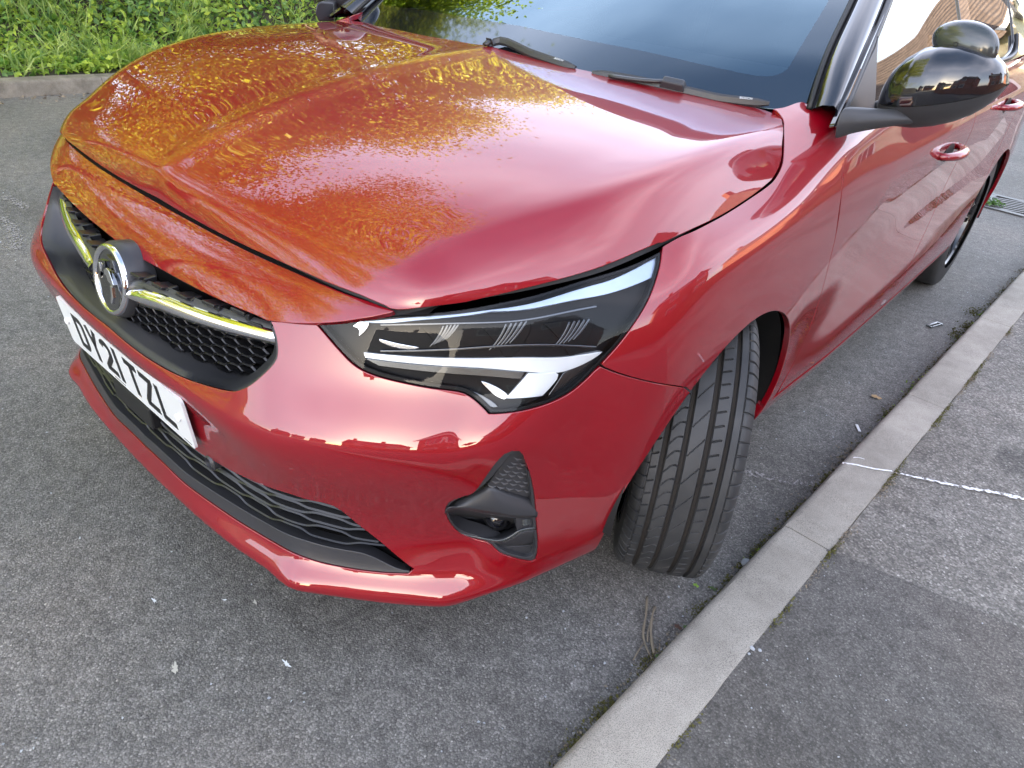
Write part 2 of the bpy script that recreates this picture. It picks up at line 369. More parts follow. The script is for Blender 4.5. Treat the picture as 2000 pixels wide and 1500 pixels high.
def panel(name, S, loops, m, parent=None, step=.010, flange=.012, off=0., mirror=None, solid=None, lip=.0012):
    """trimmed piece of surface S. loops[0] outer, rest holes. mirror: 'join' (whole panel symmetric), 'copy' (second object)"""
    def dense(l):
        o_ = []
        for i in range(len(l)):
            a_, b_ = l[i], l[(i+1) % len(l)]; k_ = int(np.linalg.norm(b_-a_)/(step*1.2))+1
            o_ += [a_+(b_-a_)*q/k_ for q in range(k_)]
        return np.array(o_)
    loops = [dense(np.array(l, float)) for l in loops]; outer = loops[0]
    lo, hi = outer.min(0), outer.max(0); gx = np.arange(lo[0], hi[0], step); gy = np.arange(lo[1], hi[1], step*.87)
    g = np.array([(x+(step/2 if k % 2 else 0), y) for k, y in enumerate(gy) for x in gx])
    if len(g):
        keep = inside(g, outer)
        for l in loops[1:]: keep &= ~inside(g, l)
        g = g[keep]
        for l in loops: g = g[segdist(g, l) > step*.45] if len(g) else g
    verts = []; faces = []
    for l in loops:
        k = len(verts); verts += [tuple(p) for p in l]; faces.append(list(range(k, k+len(l))))
    verts += [tuple(p) for p in g]
    vo, eo, fo, ov, oe, of = delaunay_2d_cdt([Vector(v) for v in verts], [(f[i], f[(i+1) % len(f)]) for f in faces for i in range(len(f))], [], 0, 1e-6)
    uv = np.array([tuple(v) for v in vo]); T = np.array(fo)
    c = uv[T].mean(1); k = inside(c, outer)
    for l in loops[1:]: k &= ~inside(c, l)
    T = T[k]
    a = uv[T]; ar = (a[:, 1, 0]-a[:, 0, 0])*(a[:, 2, 1]-a[:, 0, 1])-(a[:, 1, 1]-a[:, 0, 1])*(a[:, 2, 0]-a[:, 0, 0])
    T[ar < 0] = T[ar < 0][:, ::-1]
    Nv = S.n(uv); P = S.P(uv)-Nv*off
    V = [tuple(p) for p in P]; F = [tuple(f) for f in T]; LN = [Nv[i] for f in F for i in f]
    # boundary flange
    ed = {}
    for f in F:
        for i in range(3): ed[(f[i], f[(i+1) % 3])] = 1
    bd = [e for e in ed if (e[1], e[0]) not in ed]
    if mirror == 'join': bd = [e for e in bd if not (abs(P[e[0]][0]) < 2e-4 and abs(P[e[1]][0]) < 2e-4)]
    if flange > 0:
        r1 = {}; r2 = {}
        bn = {}
        for a_, b_ in bd:
            tdir = P[b_]-P[a_]; o = np.cross(tdir, Nv[a_]); o /= max(np.linalg.norm(o), 1e-9)
            bn.setdefault(a_, []).append(o); bn.setdefault(b_, []).append(o)
        for i, os_ in bn.items():
            o = np.mean(os_, 0); o /= max(np.linalg.norm(o), 1e-6)
            if mirror == 'join' and abs(P[i][0]) < 2e-4: o[0] = 0
            V.append(tuple(P[i]+o*lip*.9-Nv[i]*lip)); r1[i] = len(V)-1
            V.append(tuple(P[i]+o*lip*.6-Nv[i]*flange)); r2[i] = len(V)-1
            bn[i] = o
        for a_, b_ in bd:
            na, nb = bn[a_], bn[b_]
            F.append((b_, a_, r1[a_], r1[b_])); m1a = (na+Nv[a_]); m1b = (nb+Nv[b_])
            m1a /= np.linalg.norm(m1a); m1b /= np.linalg.norm(m1b)
            LN += [Nv[b_], Nv[a_], m1a, m1b]
            F.append((r1[b_], r1[a_], r2[a_], r2[b_])); LN += [nb, na, na, nb]
    if mirror == 'join':
        nV = len(V); V2 = [(-x, y, z) for x, y, z in V]; F2 = [tuple(i+nV for i in f[::-1]) for f in F]
        LN2 = []; q = 0
        for f in F: LN2 += [np.array([-1, 1, 1])*nn for nn in LN[q:q+len(f)][::-1]]; q += len(f)
        mp_ = {}
        for i, v in enumerate(V):
            if abs(v[0]) < 2e-4: V[i] = (0, v[1], v[2]); mp_[i+nV] = i
        F2 = [tuple(mp_.get(i, i) for i in f) for f in F2]
        V = V+V2; F = F+F2; LN = LN+LN2
        F, LN = clean(F, LN)
        return meshobj(name, V, F, m, parent, True, LN)
    o = meshobj(name, V, F, m, parent, True, LN)
    if mirror == 'copy':
        V2 = [(-x, y, z) for x, y, z in V]; F2 = [f[::-1] for f in F]; LN2 = []; q = 0
        for f in F: LN2 += [np.array([-1, 1, 1])*nn for nn in LN[q:q+len(f)][::-1]]; q += len(f)
        meshobj(name, V2, F2, m, MIRP.get(parent, parent), True, LN2)
    return o
MIRP = {}
def clean(F, LN):
    F2 = []; L2 = []; q = 0
    for f in F:
        if len(set(f)) == len(f): F2.append(f); L2 += LN[q:q+len(f)]
        q += len(f)
    return F2, L2
def mirror_of(o, parent=None):
    """a mirrored copy of one mesh object"""
    me = o.data.copy(); V = np.empty(len(me.vertices)*3); me.vertices.foreach_get('co', V); V = V.reshape(-1, 3)
    wm = np.array(o.matrix_basis); V = V@wm[:3, :3].T+wm[:3, 3]; V[:, 0] *= -1
    me.vertices.foreach_set('co', V.ravel()); me.flip_normals(); me.update()
    c = bpy.data.objects.new(o.name.split('.')[0], me); COL.objects.link(c); c.parent = parent if parent is not None else o.parent
    for mod in o.modifiers:
        if mod.type == 'BEVEL':
            bv = c.modifiers.new('bevel', 'BEVEL'); bv.width = mod.width; bv.segments = 2; bv.limit_method = 'ANGLE'; bv.angle_limit = .6
    return c
# ------------------------------------------------------------------ the car
car = empty('hatchback_car'); tag(car, 'shiny red hatchback parked by the kerb with its front wheel turned out', 'car')
# lower body / front and side net: columns run from the nose centre round the corner to the tail, rows run upwards
XF = [0, .15, .30, .40, .47, .55, .62, .69]
ROWS = [
 # z     y at the eight front columns                              then fold, c9, c10, c11
 (.150, [.09, .095, .10, .11, .12, .165, .215, .285], (.72, .40, .16), (.765, .47, .17), (.80, .54, .18), (.82, .62, .18)),
 (.200, [.014, .017, .026, .040, .0455, .098, .152, .212], (.752, .305, .208), (.788, .40, .215), (.818, .50, .22), (.84, .62, .21)),
 (.245, [.022, .028, .050, .066, .082, .135, .19, .255], (.760, .320, .245), (.802, .425, .25), (.832, .505, .255), (.852, .62, .25)),
 (.320, [.03, .035, .055, .07, .095, .145, .205, .275], (.757, .315, .32), (.808, .428, .32), (.845, .505, .32), (.862, .62, .32)),
 (.390, [.026, .028, .038, .055, .078, .125, .182, .252], (.750, .298, .39), (.808, .42, .39), (.852, .503, .39), (.869, .62, .39)),
 (.460, [0.022, 0.023, 0.029, 0.032, 0.05, 0.096, 0.148, 0.218], (.745, .283, .46), (.808, .414, .46), (.857, .503, .46), (.874, .62, .46)),
 (.525, [0.002, 0.004, 0.013, 0.022, 0.037, 0.081, 0.133, 0.202], (.742, .262, .525), (.809, .41, .525), (.860, .505, .525), (.877, .62, .525)),
 (.555, [0.02, 0.022, 0.031, 0.036, 0.052, 0.094, 0.147, 0.216], (.744, .270, .56), (.810, .413, .56), (.860, .508, .56), (.878, .62, .56)),
 (.630, [0.042, 0.043, 0.054, 0.072, 0.099, 0.148, 0.203, 0.27], (.754, .328, .63), (.811, .42, .63), (.860, .515, .63), (.878, .63, .63)),
 (.700, [0.066, 0.068, 0.08, 0.106, 0.132, 0.18, 0.236, 0.302], (.756, .366, .695), (.810, .44, .70), (.855, .53, .70), (.873, .645, .70)),
]
SIDE = [  # x and z of each row at the side stations y = .80 1.0 1.09 1.18 1.6 2.2 2.9 3.4 3.95
 [.80, .81, .815, .82, .825, .825, .82, .81, .77], [.84, .835, .835, .835, .842, .845, .842, .835, .80],
 [.856, .85, .85, .85, .862, .864, .862, .86, .82], [.866, .862, .862, .863, .874, .876, .875, .868, .83],
 [.873, .872, .871, .869, .874, .877, .877, .876, .84], [.878, .878, .876, .872, .868, .871, .876, .88, .845],
 [.881, .881, .879, .875, .865, .868, .876, .882, .845], [.882, .882, .880, .876, .864, .867, .875, .883, .845],
 [.882, .881, .879, .875, .864, .866, .873, .88, .84], [.877, .876, .875, .873, .870, .871, .873, .875, .835]]
YS = [.80, 1.0, 1.09, 1.18, 1.6, 2.2, 2.9, 3.4, 3.95]
TOPS = [  # the four upper rows for the fold, c9, c10, c11 and the side stations: (x, y, z)
 [(.745, .40, .765), (.803, .485, .762), (.845, .565, .77), (.864, .675, .775)] + [(.868, .80, .782), (.869, 1.0, .80), (.869, 1.09, .806), (.872, 1.18, .812), (.880, 1.6, .838), (.884, 2.2, .868), (.878, 2.9, .895), (.872, 3.4, .91), (.83, 3.95, .92)],
 [(.748, .45, .80), (.795, .54, .80), (.828, .615, .81), (.843, .71, .815)] + [(.847, .83, .825), (.850, 1.0, .85), (.851, 1.09, .865), (.856, 1.18, .875), (.862, 1.6, .885), (.864, 2.2, .91), (.860, 2.9, .93), (.852, 3.4, .94), (.81, 3.95, .95)],
 [(.735, .50, .825), (.778, .58, .828), (.802, .655, .836), (.806, .74, .843)] + [(.806, .85, .856), (.806, 1.0, .893), (.812, 1.09, .915), (.826, 1.18, .935), (.848, 1.6, .935), (.850, 2.2, .955), (.842, 2.9, .97), (.83, 3.4, .98), (.79, 3.95, .98)],
 [(.70, .54, .84), (.745, .62, .85), (.765, .69, .853), (.772, .77, .86)] + [(.772, .86, .874), (.762, 1.0, .915), (.748, 1.09, .945), (.765, 1.18, .966), (.826, 1.6, .975), (.826, 2.2, .99), (.815, 2.9, 1.005), (.80, 3.4, 1.01), (.76, 3.95, 1.01)],
 [(.66, .59, .85), (.705, .67, .858), (.73, .73, .862), (.738, .79, .872), (.735, .87, .888), (.715, 1.01, .932), (.688, 1.11, .962), (.70, 1.20, .985), (.80, 1.6, .99), (.80, 2.2, 1.0), (.79, 2.9, 1.01), (.78, 3.4, 1.02), (.74, 3.95, 1.02)]]
FRONTTOP = [(.745, [.10, .10, .115, .14, .165, .215, .270, .338]), (.78, [.14, .14, .155, .18, .205, .255, .310, .380]), (.805, [.18, .18, .19, .22, .24, .30, .35, .42]), (.825, [.22, .22, .23, .26, .28, .34, .39, .46]), (.835, [.28, .28, .29, .32, .34, .40, .45, .52])]
for r_ in ROWS:                                          # an extra column at x = .50, and the fold pushed out
    pass
cols = []
for ci, x in enumerate(XF):
    cols.append([(x, r[1][ci], r[0]) for r in ROWS]+[(x, q[1][ci], q[0]) for q in FRONTTOP])
    if ci == 4: cols.append([(.50, r[1][4]+(.016 if r[0] < .22 else .36*(r[1][5]-r[1][4])), r[0]) for r in ROWS]+[(.50, q[1][4]*.64+q[1][5]*.36, q[0]) for q in FRONTTOP])
for k in range(4): cols.append([r[2+k] for r in ROWS]+[q[k] for q in TOPS])
for k, yy in enumerate(YS): cols.append([(SIDE[i][k], yy, ROWS[i][5][2]) for i in range(10)]+[q[4+k] for q in TOPS])
def soft_body(s, G, sym):
    u = np.concatenate([-s.U[1:][::-1], s.U]); uf = s.ku[9]            # uf: the fold column
    G1 = blur(G, .05/s.du, 0); w1 = sstep(np.abs(u), uf+.12, uf+.35)[:, None, None]; G = G*(1-w1)+G1*w1
    G2 = blur(G, .045/s.du, 0); w2 = (1-sstep(np.abs(u), uf-.22, uf-.10))[:, None, None]; zz = sstep(s.V, s.kv[2], s.kv[4])[None, :, None]; w2 = w2*zz; G = G*(1-w2)+G2*w2
    G3 = blur(G, .022/s.dv, 1); w5 = sstep(np.abs(u), uf+.45, uf+.8)[:, None, None]*.8; G = G*(1-w5)+G3*w5; G3 = blur(G, .022/s.dv, 1)
    w3 = sstep(s.V, s.kv[9], s.kv[10])[None, :, None]*.6*sstep(np.abs(u), uf, uf+.1)[:, None, None]; G = G*(1-w3)+G3*w3
    G4 = blur(blur(G, .035/s.du, 0), .02/s.dv, 1); w4 = sstep(s.V, s.kv[8], s.kv[9])[None, :, None]*(1-sstep(np.abs(u), uf+.12, uf+.2))[:, None, None]; return G*(1-w4)+G4*w4
B = Surf(cols, .007, .007, soft=soft_body)

# ---- bonnet net
row = lambda *p: list(p)
def brow(c, q, mid, edge, crown=.0, yb=0., pk=.006):
    """centre point, ridge point, flank point, edge point -> eight columns"""
    c, q = np.array(c), np.array(q); out = []
    for f in (0, .09, .2, .45, .72, .92, 1.):
        p = c*(1-f)+q*f; p[1] += yb*(f-f*f)*-1; p[2] += crown*4*f*(1-f)
        out.append(tuple(p))
    out[0] = (out[0][0], out[0][1], out[0][2]+pk); out[1] = (out[1][0], out[1][1], out[1][2]+pk*.25)
    return out+[mid, edge]
bn = [brow((0, .143, .735), (.50, .166, .735), (.545, .174, .735), (.59, .184, .735), 0, .03, 0),
      brow((0, .143, .750), (.515, .172, .748), (.565, .187, .745), (.615, .215, .742), 0, .03, 0),
      brow((0, .153, .788), (.555, .215, .785), (.603, .225, .770), (.645, .262, .747), 0, .05, .003),
      brow((0, .185, .817), (.585, .283, .817), (.637, .282, .792), (.685, .315, .762), .002, .06),
      brow((0, .270, .853), (.645, .375, .857), (.695, .372, .825), (.742, .395, .784), .004, .06),
      brow((0, .420, .896), (.700, .510, .895), (.743, .500, .861), (.785, .510, .806), .006, .05),
      brow((0, .650, .940), (.733, .715, .928), (.771, .705, .891), (.802, .700, .834), .008, .04),
      brow((0, .830, .962), (.738, .900, .941), (.776, .890, .908), (.807, .880, .858), .008, .03),
      brow((0, .950, .974), (.736, 1.03, .946), (.774, 1.01, .920), (.806, .99, .880), .008, .0),
      brow((0, 1.06, .982), (.730, 1.12, .950), (.770, 1.12, .932), (.802, 1.12, .898), .008, .0)]
def soft_bonnet(s, G, sym):
    w1 = sstep(s.V, .07, .22)[None, :, None]; G1 = blur(G, .07/s.dv, 1); G = G*(1-w1)+G1*w1
    u = np.abs(np.concatenate([-s.U[1:][::-1], s.U])); w2 = (sstep(u, .10, .2)*(1-sstep(u, .52, .60)))[:, None, None]*w1; G2 = blur(G, .05/s.du, 0); return G*(1-w2)+G2*w2
H = Surf(list(map(list, zip(*bn))), .007, .012, soft=soft_bonnet)
# ---- nose panel net (between grille and bonnet)
XN = [0, .15, .30, .40, .45, .50, .56, .62]
nb = [[.070, .0725, .083, .096, .106, .130, .172, .225], [.088, .092, .105, .119, .130, .150, .185, .232],
      [.112, .115, .127, .141, .151, .168, .195, .238], [.143, .146, .152, .163, .171, .180, .200, .243], [.19, .19, .20, .21, .22, .23, .24, .28]]
zb = [[.650, .652, .660, .674, .683, .700, .726, .745], [.688, .690, .696, .705, .711, .722, .736, .748],
      [.718, .719, .723, .728, .731, .735, .741, .75], [.740, .740, .741, .742, .742, .742, .744, .752], [.75, .75, .75, .75, .75, .75, .752, .758]]
NS = Surf([[(XN[i], nb[j][i], zb[j][i]) for j in range(5)] for i in range(8)], .006, .006, soft=lambda s, G, sym: blur(G, .045/s.du, 0))

def u0(S, z):                                             # point on the centre line of S at height z
    j = np.argmin(abs(S.G[0, :, 2]-z)+abs(np.minimum(0, 0))); return (0., S.V[j])
def u0y(S, y):
    j = np.argmin(abs(S.G[0, :, 1]-y)); return (0., S.V[j])
def UV(S, *segs, off=0., step=.01):
    """outline from traced segments, each smoothed on its own, corners kept; tuples starting with 'c' are centre-line uv"""
    out = []
    for s in segs:
        q = np.array([p[1] if p[0] == 'c' else S.px([p], off)[0] for p in s])
        c = spl(q, step); out += list(c[:-1])
    return np.array(out)
# traced outlines (points of the photograph, 2000 x 1500)
T_nosebot = [(315, 525), (420, 580), (490, 610), (521, 624)]
T_nosebot2 = [(521, 624), (560, 628.5), (616, 629.5), (660, 627), (700, 621), (735, 615), (768, 607)]
T_shut = [(768, 607), (700, 580), (630, 553), (560, 522), (455, 473), (400, 443)]
T_bonnet_front = [(395, 437), (455, 468), (560, 516), (630, 547), (700, 574), (752, 596)]
T_bonnet_edge = [(752, 596), (775, 603), (800, 602), (850, 597), (922, 587), (1036, 560), (1150, 529), (1245, 492), (1294, 471)]
T_bonnet_side = [(1294, 474), (1340, 453), (1400, 425), (1460, 388), (1503, 355), (1518, 334), (1526, 310), (1528, 275), (1528, 240)]
T_bonnet_rear = [(1528, 240), (1515, 224), (1500, 213), (1400, 192), (1300, 173), (1210, 152), (1127, 134), (1060, 117)]
T_rim = [(297, 705), (367, 740), (420, 757), (451, 763), (483, 754), (518, 726), (537, 704), (541, 685), (537, 655), (526, 626)]
T_hl_bot = [(616, 630), (641, 659), (675, 697), (713, 725), (770, 743), (846, 758), (880, 762), (911, 769), (937, 788), (956, 807)]
T_hl_right = [(956, 807), (998, 805), (1055, 794), (1112, 769), (1145, 742), (1173, 713), (1205, 678), (1226, 651), (1264, 591), (1283, 541), (1292, 489)]
T_hl_top = [(1292, 489), (1188, 533), (1074, 567), (960, 594), (865, 609), (770, 618), (694, 624), (616, 630)]
T_seam = [(1173, 715), (1240, 739), (1310, 753), (1342, 758)]
T_lg_top = [(390, 885), (455, 922), (560, 964), (605, 978), (640, 985), (662, 996), (680, 1010)]
T_lg_slant = [(680, 1010), (730, 1050), (780, 1092), (806, 1112)]
T_lg_end = [(806, 1112), (803, 1117), (785, 1119)]
T_lg_bot = [(785, 1119), (745, 1117), (640, 1101), (576, 1081), (515, 1048), (456, 1012), (410, 981), (372, 954), (320, 907)]
LGV = float(B.px([(320, 907)])[0][1])
T_fog = [(1000, 881), (1014, 881), (1022, 888), (1036, 925), (1046, 975), (1051, 1045), (1049, 1090), (1044, 1097), (1025, 1096), (1000, 1090), (975, 1081), (955, 1063), (930, 1055), (902, 1045), (880, 1025), (870, 1000), (872, 988), (885, 977), (905, 970), (923, 964), (945, 937), (968, 905), (988, 885)]
T_door_front = [(1633, 268), (1646, 327), (1643, 384), (1628, 480), (1604, 573), (1578, 648), (1552, 705), (1528, 748)]
def arc_uv(S, cy, cz, r, a0, a1, n=40):
    """arc of a wheel opening, found on the side surface"""
    out = []; side = S.G[..., 0] > .78
    for k in range(n):
        a = math.radians(a0+(a1-a0)*k/(n-1)); y, z = cy-r*math.cos(a), cz+r*math.sin(a)
        d = (S.G[..., 1]-y)**2+(S.G[..., 2]-z)**2+np.where(side, 0, 9); i, j = np.unravel_index(np.argmin(d), d.shape)
        uv = np.array([S.U[i], S.V[j]])
        for _ in range(5):
            e = 1e-3; c0 = S.P(uv)[0][1:]; J = np.stack([(S.P(uv+[e, 0])[0][1:]-S.P(uv-[e, 0])[0][1:])/(2*e), (S.P(uv+[0, e])[0][1:]-S.P(uv-[0, e])[0][1:])/(2*e)], 1)
            uv = uv+np.clip(np.linalg.solve(J, [y, z]-c0), -.02, .02)
        out.append(uv)
    return out
WY, WZ, WR = .835, .308, .338
ARCH = arc_uv(B, WY, WZ-.005, WR, -12, 185, 70)             # from the front lower end over the top to the rear lower end
ARCHPX = None
def at_yz(S, y, z, side=True):
    d = (S.G[..., 1]-y)**2+(S.G[..., 2]-z)**2+np.where((S.G[..., 0] > .76) == side, 0, 9); i, j = np.unravel_index(np.argmin(d), d.shape); return np.array([S.U[i], S.V[j]])
seam_end = B.px([(1342, 758)])[0]
ks = int(np.argmin([np.linalg.norm(a-seam_end) for a in ARCH]))
GAP = .0022
RIM0 = (0., float(B.px([(220, 644)])[0][1]))
# ---- bumper
bot = [B.uv_of([p])[0] for p in [(.815, .50, .20), (.775, .38, .178), (.735, .285, .172), (.69, .218, .168), (.62, .155, .168), (.55, .11, .168), (.49, .06, .170), (.47, .05, .172), (.40, .035, .174), (.15, .02, .174)]]
bump_out = np.concatenate([
    UV(B, [('c', RIM0)]+T_rim[0:], T_rim[-1:]+T_nosebot2[1:3], T_hl_bot, T_hl_right[:6], T_seam),
    np.array(ARCH[:ks+1][::-1]), spl([ARCH[0]]+bot+[(0, bot[-1][1])], .01)[1:],
    UV(B, [('c', (0., LGV))]+T_lg_bot[::-1], T_lg_end[::-1], T_lg_slant[::-1], T_lg_top[::-1]+[('c', (.15, u0(B, .385)[1]))]+[('c', u0(B, .385))])])
fog = UV(B, T_fog+[T_fog[0]])
bo = inset(bump_out, GAP)
bumper = panel('front_bumper', B, [bo, inset(fog, -.0005)], M['paint'], car, .009, .014, mirror='join')
# ---- wings
w_top = [(1294, 481.5), (1338, 457.5), (1397, 429), (1459, 391), (1505.5, 358), (1521, 337.5), (1529.5, 311), (1530.7, 275), (1530.7, 239), (1520, 220), (1506, 210)]
w_cowl = [(1507, 211), (1535, 207), (1563, 198), (1600, 197), (1638, 199)]
w_out = np.concatenate([UV(B, w_top, w_cowl, [(1638, 199), (1633, 232), (1631, 268)], T_door_front, [(1528, 748), (1500, 792)]),
    [at_yz(B, 1.19, .255)], np.array(ARCH[ks:][::-1]), UV(B, T_seam[::-1], T_hl_right[5:])])
wing = panel('front_wing', B, [inset(w_out, GAP)], M['paint'], car, .009, .014, mirror='copy')
# ---- bonnet and nose panel
hb = np.concatenate([UV(H, [('c', (0., H.px([(330, 399)])[0][1]))]+[p for p in T_bonnet_front], T_bonnet_edge, T_bonnet_side, T_bonnet_rear+[('c', (0, H.px([(985, 98)])[0][1]))]), [(0, H.px([(985, 98)])[0][1])]])
bonnet = panel('bonnet', H, [inset(hb, .001)], M['paint'], car, .010, .014, mirror='join')
T_nose_top = [(768, 607), (700, 583), (630, 556), (560, 526), (455, 477), (400, 448)]
nn = np.concatenate([UV(NS, [('c', u0(NS, .6615))]+T_nosebot, T_nosebot2, T_nose_top+[('c', (0, NS.px([(318, 403)])[0][1]))]), [(0, NS.px([(318, 403)])[0][1])]])
nose = panel('nose_panel', NS, [nn], M['paint'], car, .008, .012, mirror='join')
# black body carcass below the gaps
def whole(S, u1, v0, v1): return np.array([(0, v0)]+[(u, v0) for u in np.linspace(.05, u1, 30)]+[(u1, v1)]+[(u, v1) for u in np.linspace(u1, .05, 30)]+[(0, v1)])
hl = UV(B, T_hl_bot, T_hl_right, T_hl_top)
panel('bonnet_seal', H, [np.clip(inset(hb, -.008), 0, None)], M['seal'], car, .03, .0, off=.016, mirror='join')
cav = np.array([p for p in spl([ARCH[i] for i in range(0, 70, 3)]+[ARCH[-1]], .01)])
arch_loop = np.concatenate([np.array(ARCH[::2]), [at_yz(B, WY+.2, .2), at_yz(B, WY-.2, .2)]])
bs_out = np.concatenate([UV(B, [('c', u0(B, .545)), ('c', (.10, u0(B, .545)[1]))]+T_rim[1:], T_rim[-1:]+T_nosebot2[1:3], T_hl_bot, T_hl_right),
    UV(B, [(1294, 485), (1340, 461), (1400, 433), (1462, 395), (1509, 362), (1528, 340), (1540, 300), (1540, 250), (1545, 218)], [(1545, 218), (1600, 205), (1650, 205)], [(1650, 205), (1650, 268), (1660, 327), (1655, 384), (1640, 480), (1616, 573), (1590, 648), (1560, 710)]),
    np.array(ARCH[::-1])[2:], UV(B, [('c', tuple(ARCH[0])), ('c', tuple(bot[4])), ('c', (.3, bot[-1][1])), ('c', (0, bot[-1][1]))]),
    UV(B, [('c', (0., LGV))]+T_lg_bot[::-1], T_lg_end[::-1], T_lg_slant[::-1], T_lg_top[::-1]+[('c', (.15, u0(B, .385)[1]))]+[('c', u0(B, .385))])])
panel('body_seal', B, [inset(bs_out, .003), inset(fog, -.004)], M['seal'], car, .03, 0., off=.0135, mirror='join')
panel('nose_seal', NS, [whole(NS, NS.U[-1], NS.V[2], NS.V[-2])], M['seal'], car, .03, 0., off=.011, mirror='join')

# ---- headlight
def offs(S, tr, off, step=.008): return UV(S, *tr, off=off, step=step)
hlamp = empty('headlight'); hlamp.parent = car
hlampR = empty('headlight'); hlampR.parent = car
MIRP[hlamp] = hlampR
panel('lens', B, [inset(hl, .0018)], M['lens'], hlamp, .009, .0, off=.002, mirror='copy')
panel('housing', B, [inset(hl, .0008)], M['lampblack'], hlamp, .012, .05, off=.020, mirror='copy', lip=0.)
BAND = inset(hl, .001)
panel('rim_trim', B, [BAND, inset(hl, .0048)], M['lampblack'], hlamp, .012, .02, off=.003, mirror='copy')
HP = lambda x, y: (580+.38*x, 450+.38*y)
def hp(name, pts, m, off, fl=.012, st=.006):
    segs = [[HP(*p) for p in s] for s in pts]
    panel(name, B, [offs(B, segs, off, .006)], m, hlamp, st, fl, off=off, mirror='copy')
hp('daytime_running_light', [[(345, 630), (600, 653), (900, 662), (1250, 658), (1420, 650), (1568, 626)], [(1568, 626), (1520, 660), (1440, 700), (1345, 728)], [(1345, 728), (1150, 722), (800, 697), (500, 672), (352, 652)], [(352, 652), (345, 630)]], M['drl'], .010)
hp('lower_reflector', [[(356, 660), (500, 680), (800, 705), (1165, 731)], [(1165, 731), (1150, 762)], [(1150, 762), (800, 736), (560, 712), (420, 694)], [(420, 694), (356, 660)]], M['louvre'], .011)
hp('indicator_lens', [[(1190, 738), (1325, 733)], [(1325, 733), (1342, 745), (1335, 765)], [(1335, 765), (1262, 848)], [(1262, 848), (1078, 862)], [(1078, 862), (1190, 738)]], M['drl'], .008)
hp('outer_reflector', [[(1560, 640), (1500, 720), (1400, 815), (1290, 858)], [(1290, 858), (1350, 770), (1372, 735)], [(1372, 735), (1560, 640)]], M['louvre'], .014)
hp('light_guide', [[(300, 452), (520, 452), (760, 438), (1000, 410), (1300, 352), (1560, 275), (1740, 200), (1866, 120)], [(1866, 120), (1850, 225)], [(1850, 225), (1700, 290), (1540, 335), (1300, 380), (1000, 412)], [(1000, 412), (760, 446), (520, 470), (300, 462)], [(300, 462), (300, 452)]], M['guide'], .010)
hp('inner_blade', [[(872, 818), (1000, 880), (1030, 906)], [(1030, 906), (1000, 906), (940, 874), (872, 818)]], M['louvre'], .008)
hp('inner_blade', [[(950, 778), (1060, 830), (1085, 855)], [(1085, 855), (1070, 868), (1000, 830), (950, 778)]], M['reflector'], .008)
for (x0, y0, s) in ((700, 490, .95), (1010, 480, 1.2), (1340, 470, 1.15)):       # three lens modules with their louvres
    hp('lamp_module', [[(x0-60*s, y0+10), (x0+150*s, y0-20)], [(x0+150*s, y0-20), (x0+150*s, y0+50), (x0+60*s, y0+160*s)], [(x0+60*s, y0+160*s), (x0-60*s, y0+10)]], M['lampblack'], .016, .012)
    for k in range(5):
        q = k*22*s; e = 4+2*(k % 2)
        hp('louvre', [[(x0-20*s+q, y0+115*s-k*9), (x0+18*s+q, y0+70*s-k*9), (x0+52*s+q, y0+2-k*4)], [(x0+52*s+q, y0+2-k*4), (x0+52*s+q+e, y0+3-k*4)], [(x0+52*s+q+e, y0+3-k*4), (x0+18*s+q+e, y0+73*s-k*9), (x0-20*s+q, y0+115*s-k*9)]], M['louvre'], .014, .003)
for ya, yb in ((478, 482), (612, 616)):
    hp('bright_edge', [[(430, ya+6), (800, ya-2), (1200, ya-24), (1540, ya-90 if ya < 500 else ya-14)], [(1540, ya-90 if ya < 500 else ya-14), (1540, yb-89 if ya < 500 else yb-14)], [(1540, yb-89 if ya < 500 else yb-14), (1200, yb-23), (800, yb-1), (430, yb+7)], [(430, yb+7), (430, ya+6)]], M['louvre'], .012, .002, .004)
hp('inner_spark', [[(290, 492), (335, 460)], [(335, 460), (365, 475), (320, 540)], [(320, 540), (318, 505), (290, 492)]], M['reflector'], .012, .004)
hp('sidelight_strip', [[(425, 560), (500, 580), (625, 603)], [(625, 603), (615, 608), (480, 592), (425, 566)], [(425, 566), (425, 560)]], M['reflector'], .014, .004)

# ---- grille
grille = empty('grille'); grille.parent = car
rim_uv = UV(B, [('c', RIM0)]+T_rim); rim3 = B.P(rim_uv)-B.n(rim_uv)*.004
rim3[0][0] = 0
def yg(x): x = min(abs(x), .6); return .040+.38*x*x+.05*x                       # depth of the mesh plane across the car
def ray(p): return AD+(p[0]-1000)/FPX*AR-(p[1]-750)/FPX*AU
def onmesh(p, d=0.):
    v = ray(p); lo, hi = .2, 5
    f = lambda k: (CAM+v*k)[1]-yg((CAM+v*k)[0])-d
    for _ in range(60):
        m_ = (lo+hi)/2
        if f(m_) < 0: lo = m_
        else: hi = m_
    return CAM+v*lo
T_inner = [(315, 666), (420, 719), (448, 731), (470, 736), (490, 730), (508, 716), (521, 703), (531, 690), (536, 672), (533, 645), (524, 628)]
i0 = onmesh((236, 614)); in3 = np.array([(0, yg(0), i0[2]), ]+[tuple(onmesh(p)) for p in T_inner])
def resamp(P, n):
    P = np.array(P); d = np.concatenate([[0], np.cumsum(np.linalg.norm(np.diff(P, axis=0), axis=1))]); return akima(d, P, np.linspace(0, d[-1], n))
A_ = resamp(rim3, 60); I_ = resamp(in3, 60)
V = []; F = []
for k in range(60):
    for q, (f, dy) in enumerate(((0, 0), (.08, -.004), (.35, .002), (.75, .002), (.96, .0), (1, .006), (1, .04))):
        p = A_[k]*(1-f)+I_[k]*f; V.append((p[0], p[1]+dy, p[2]))
for k in range(59):
    for q in range(6): a = k*7+q; F.append((a, a+1, a+8, a+7))
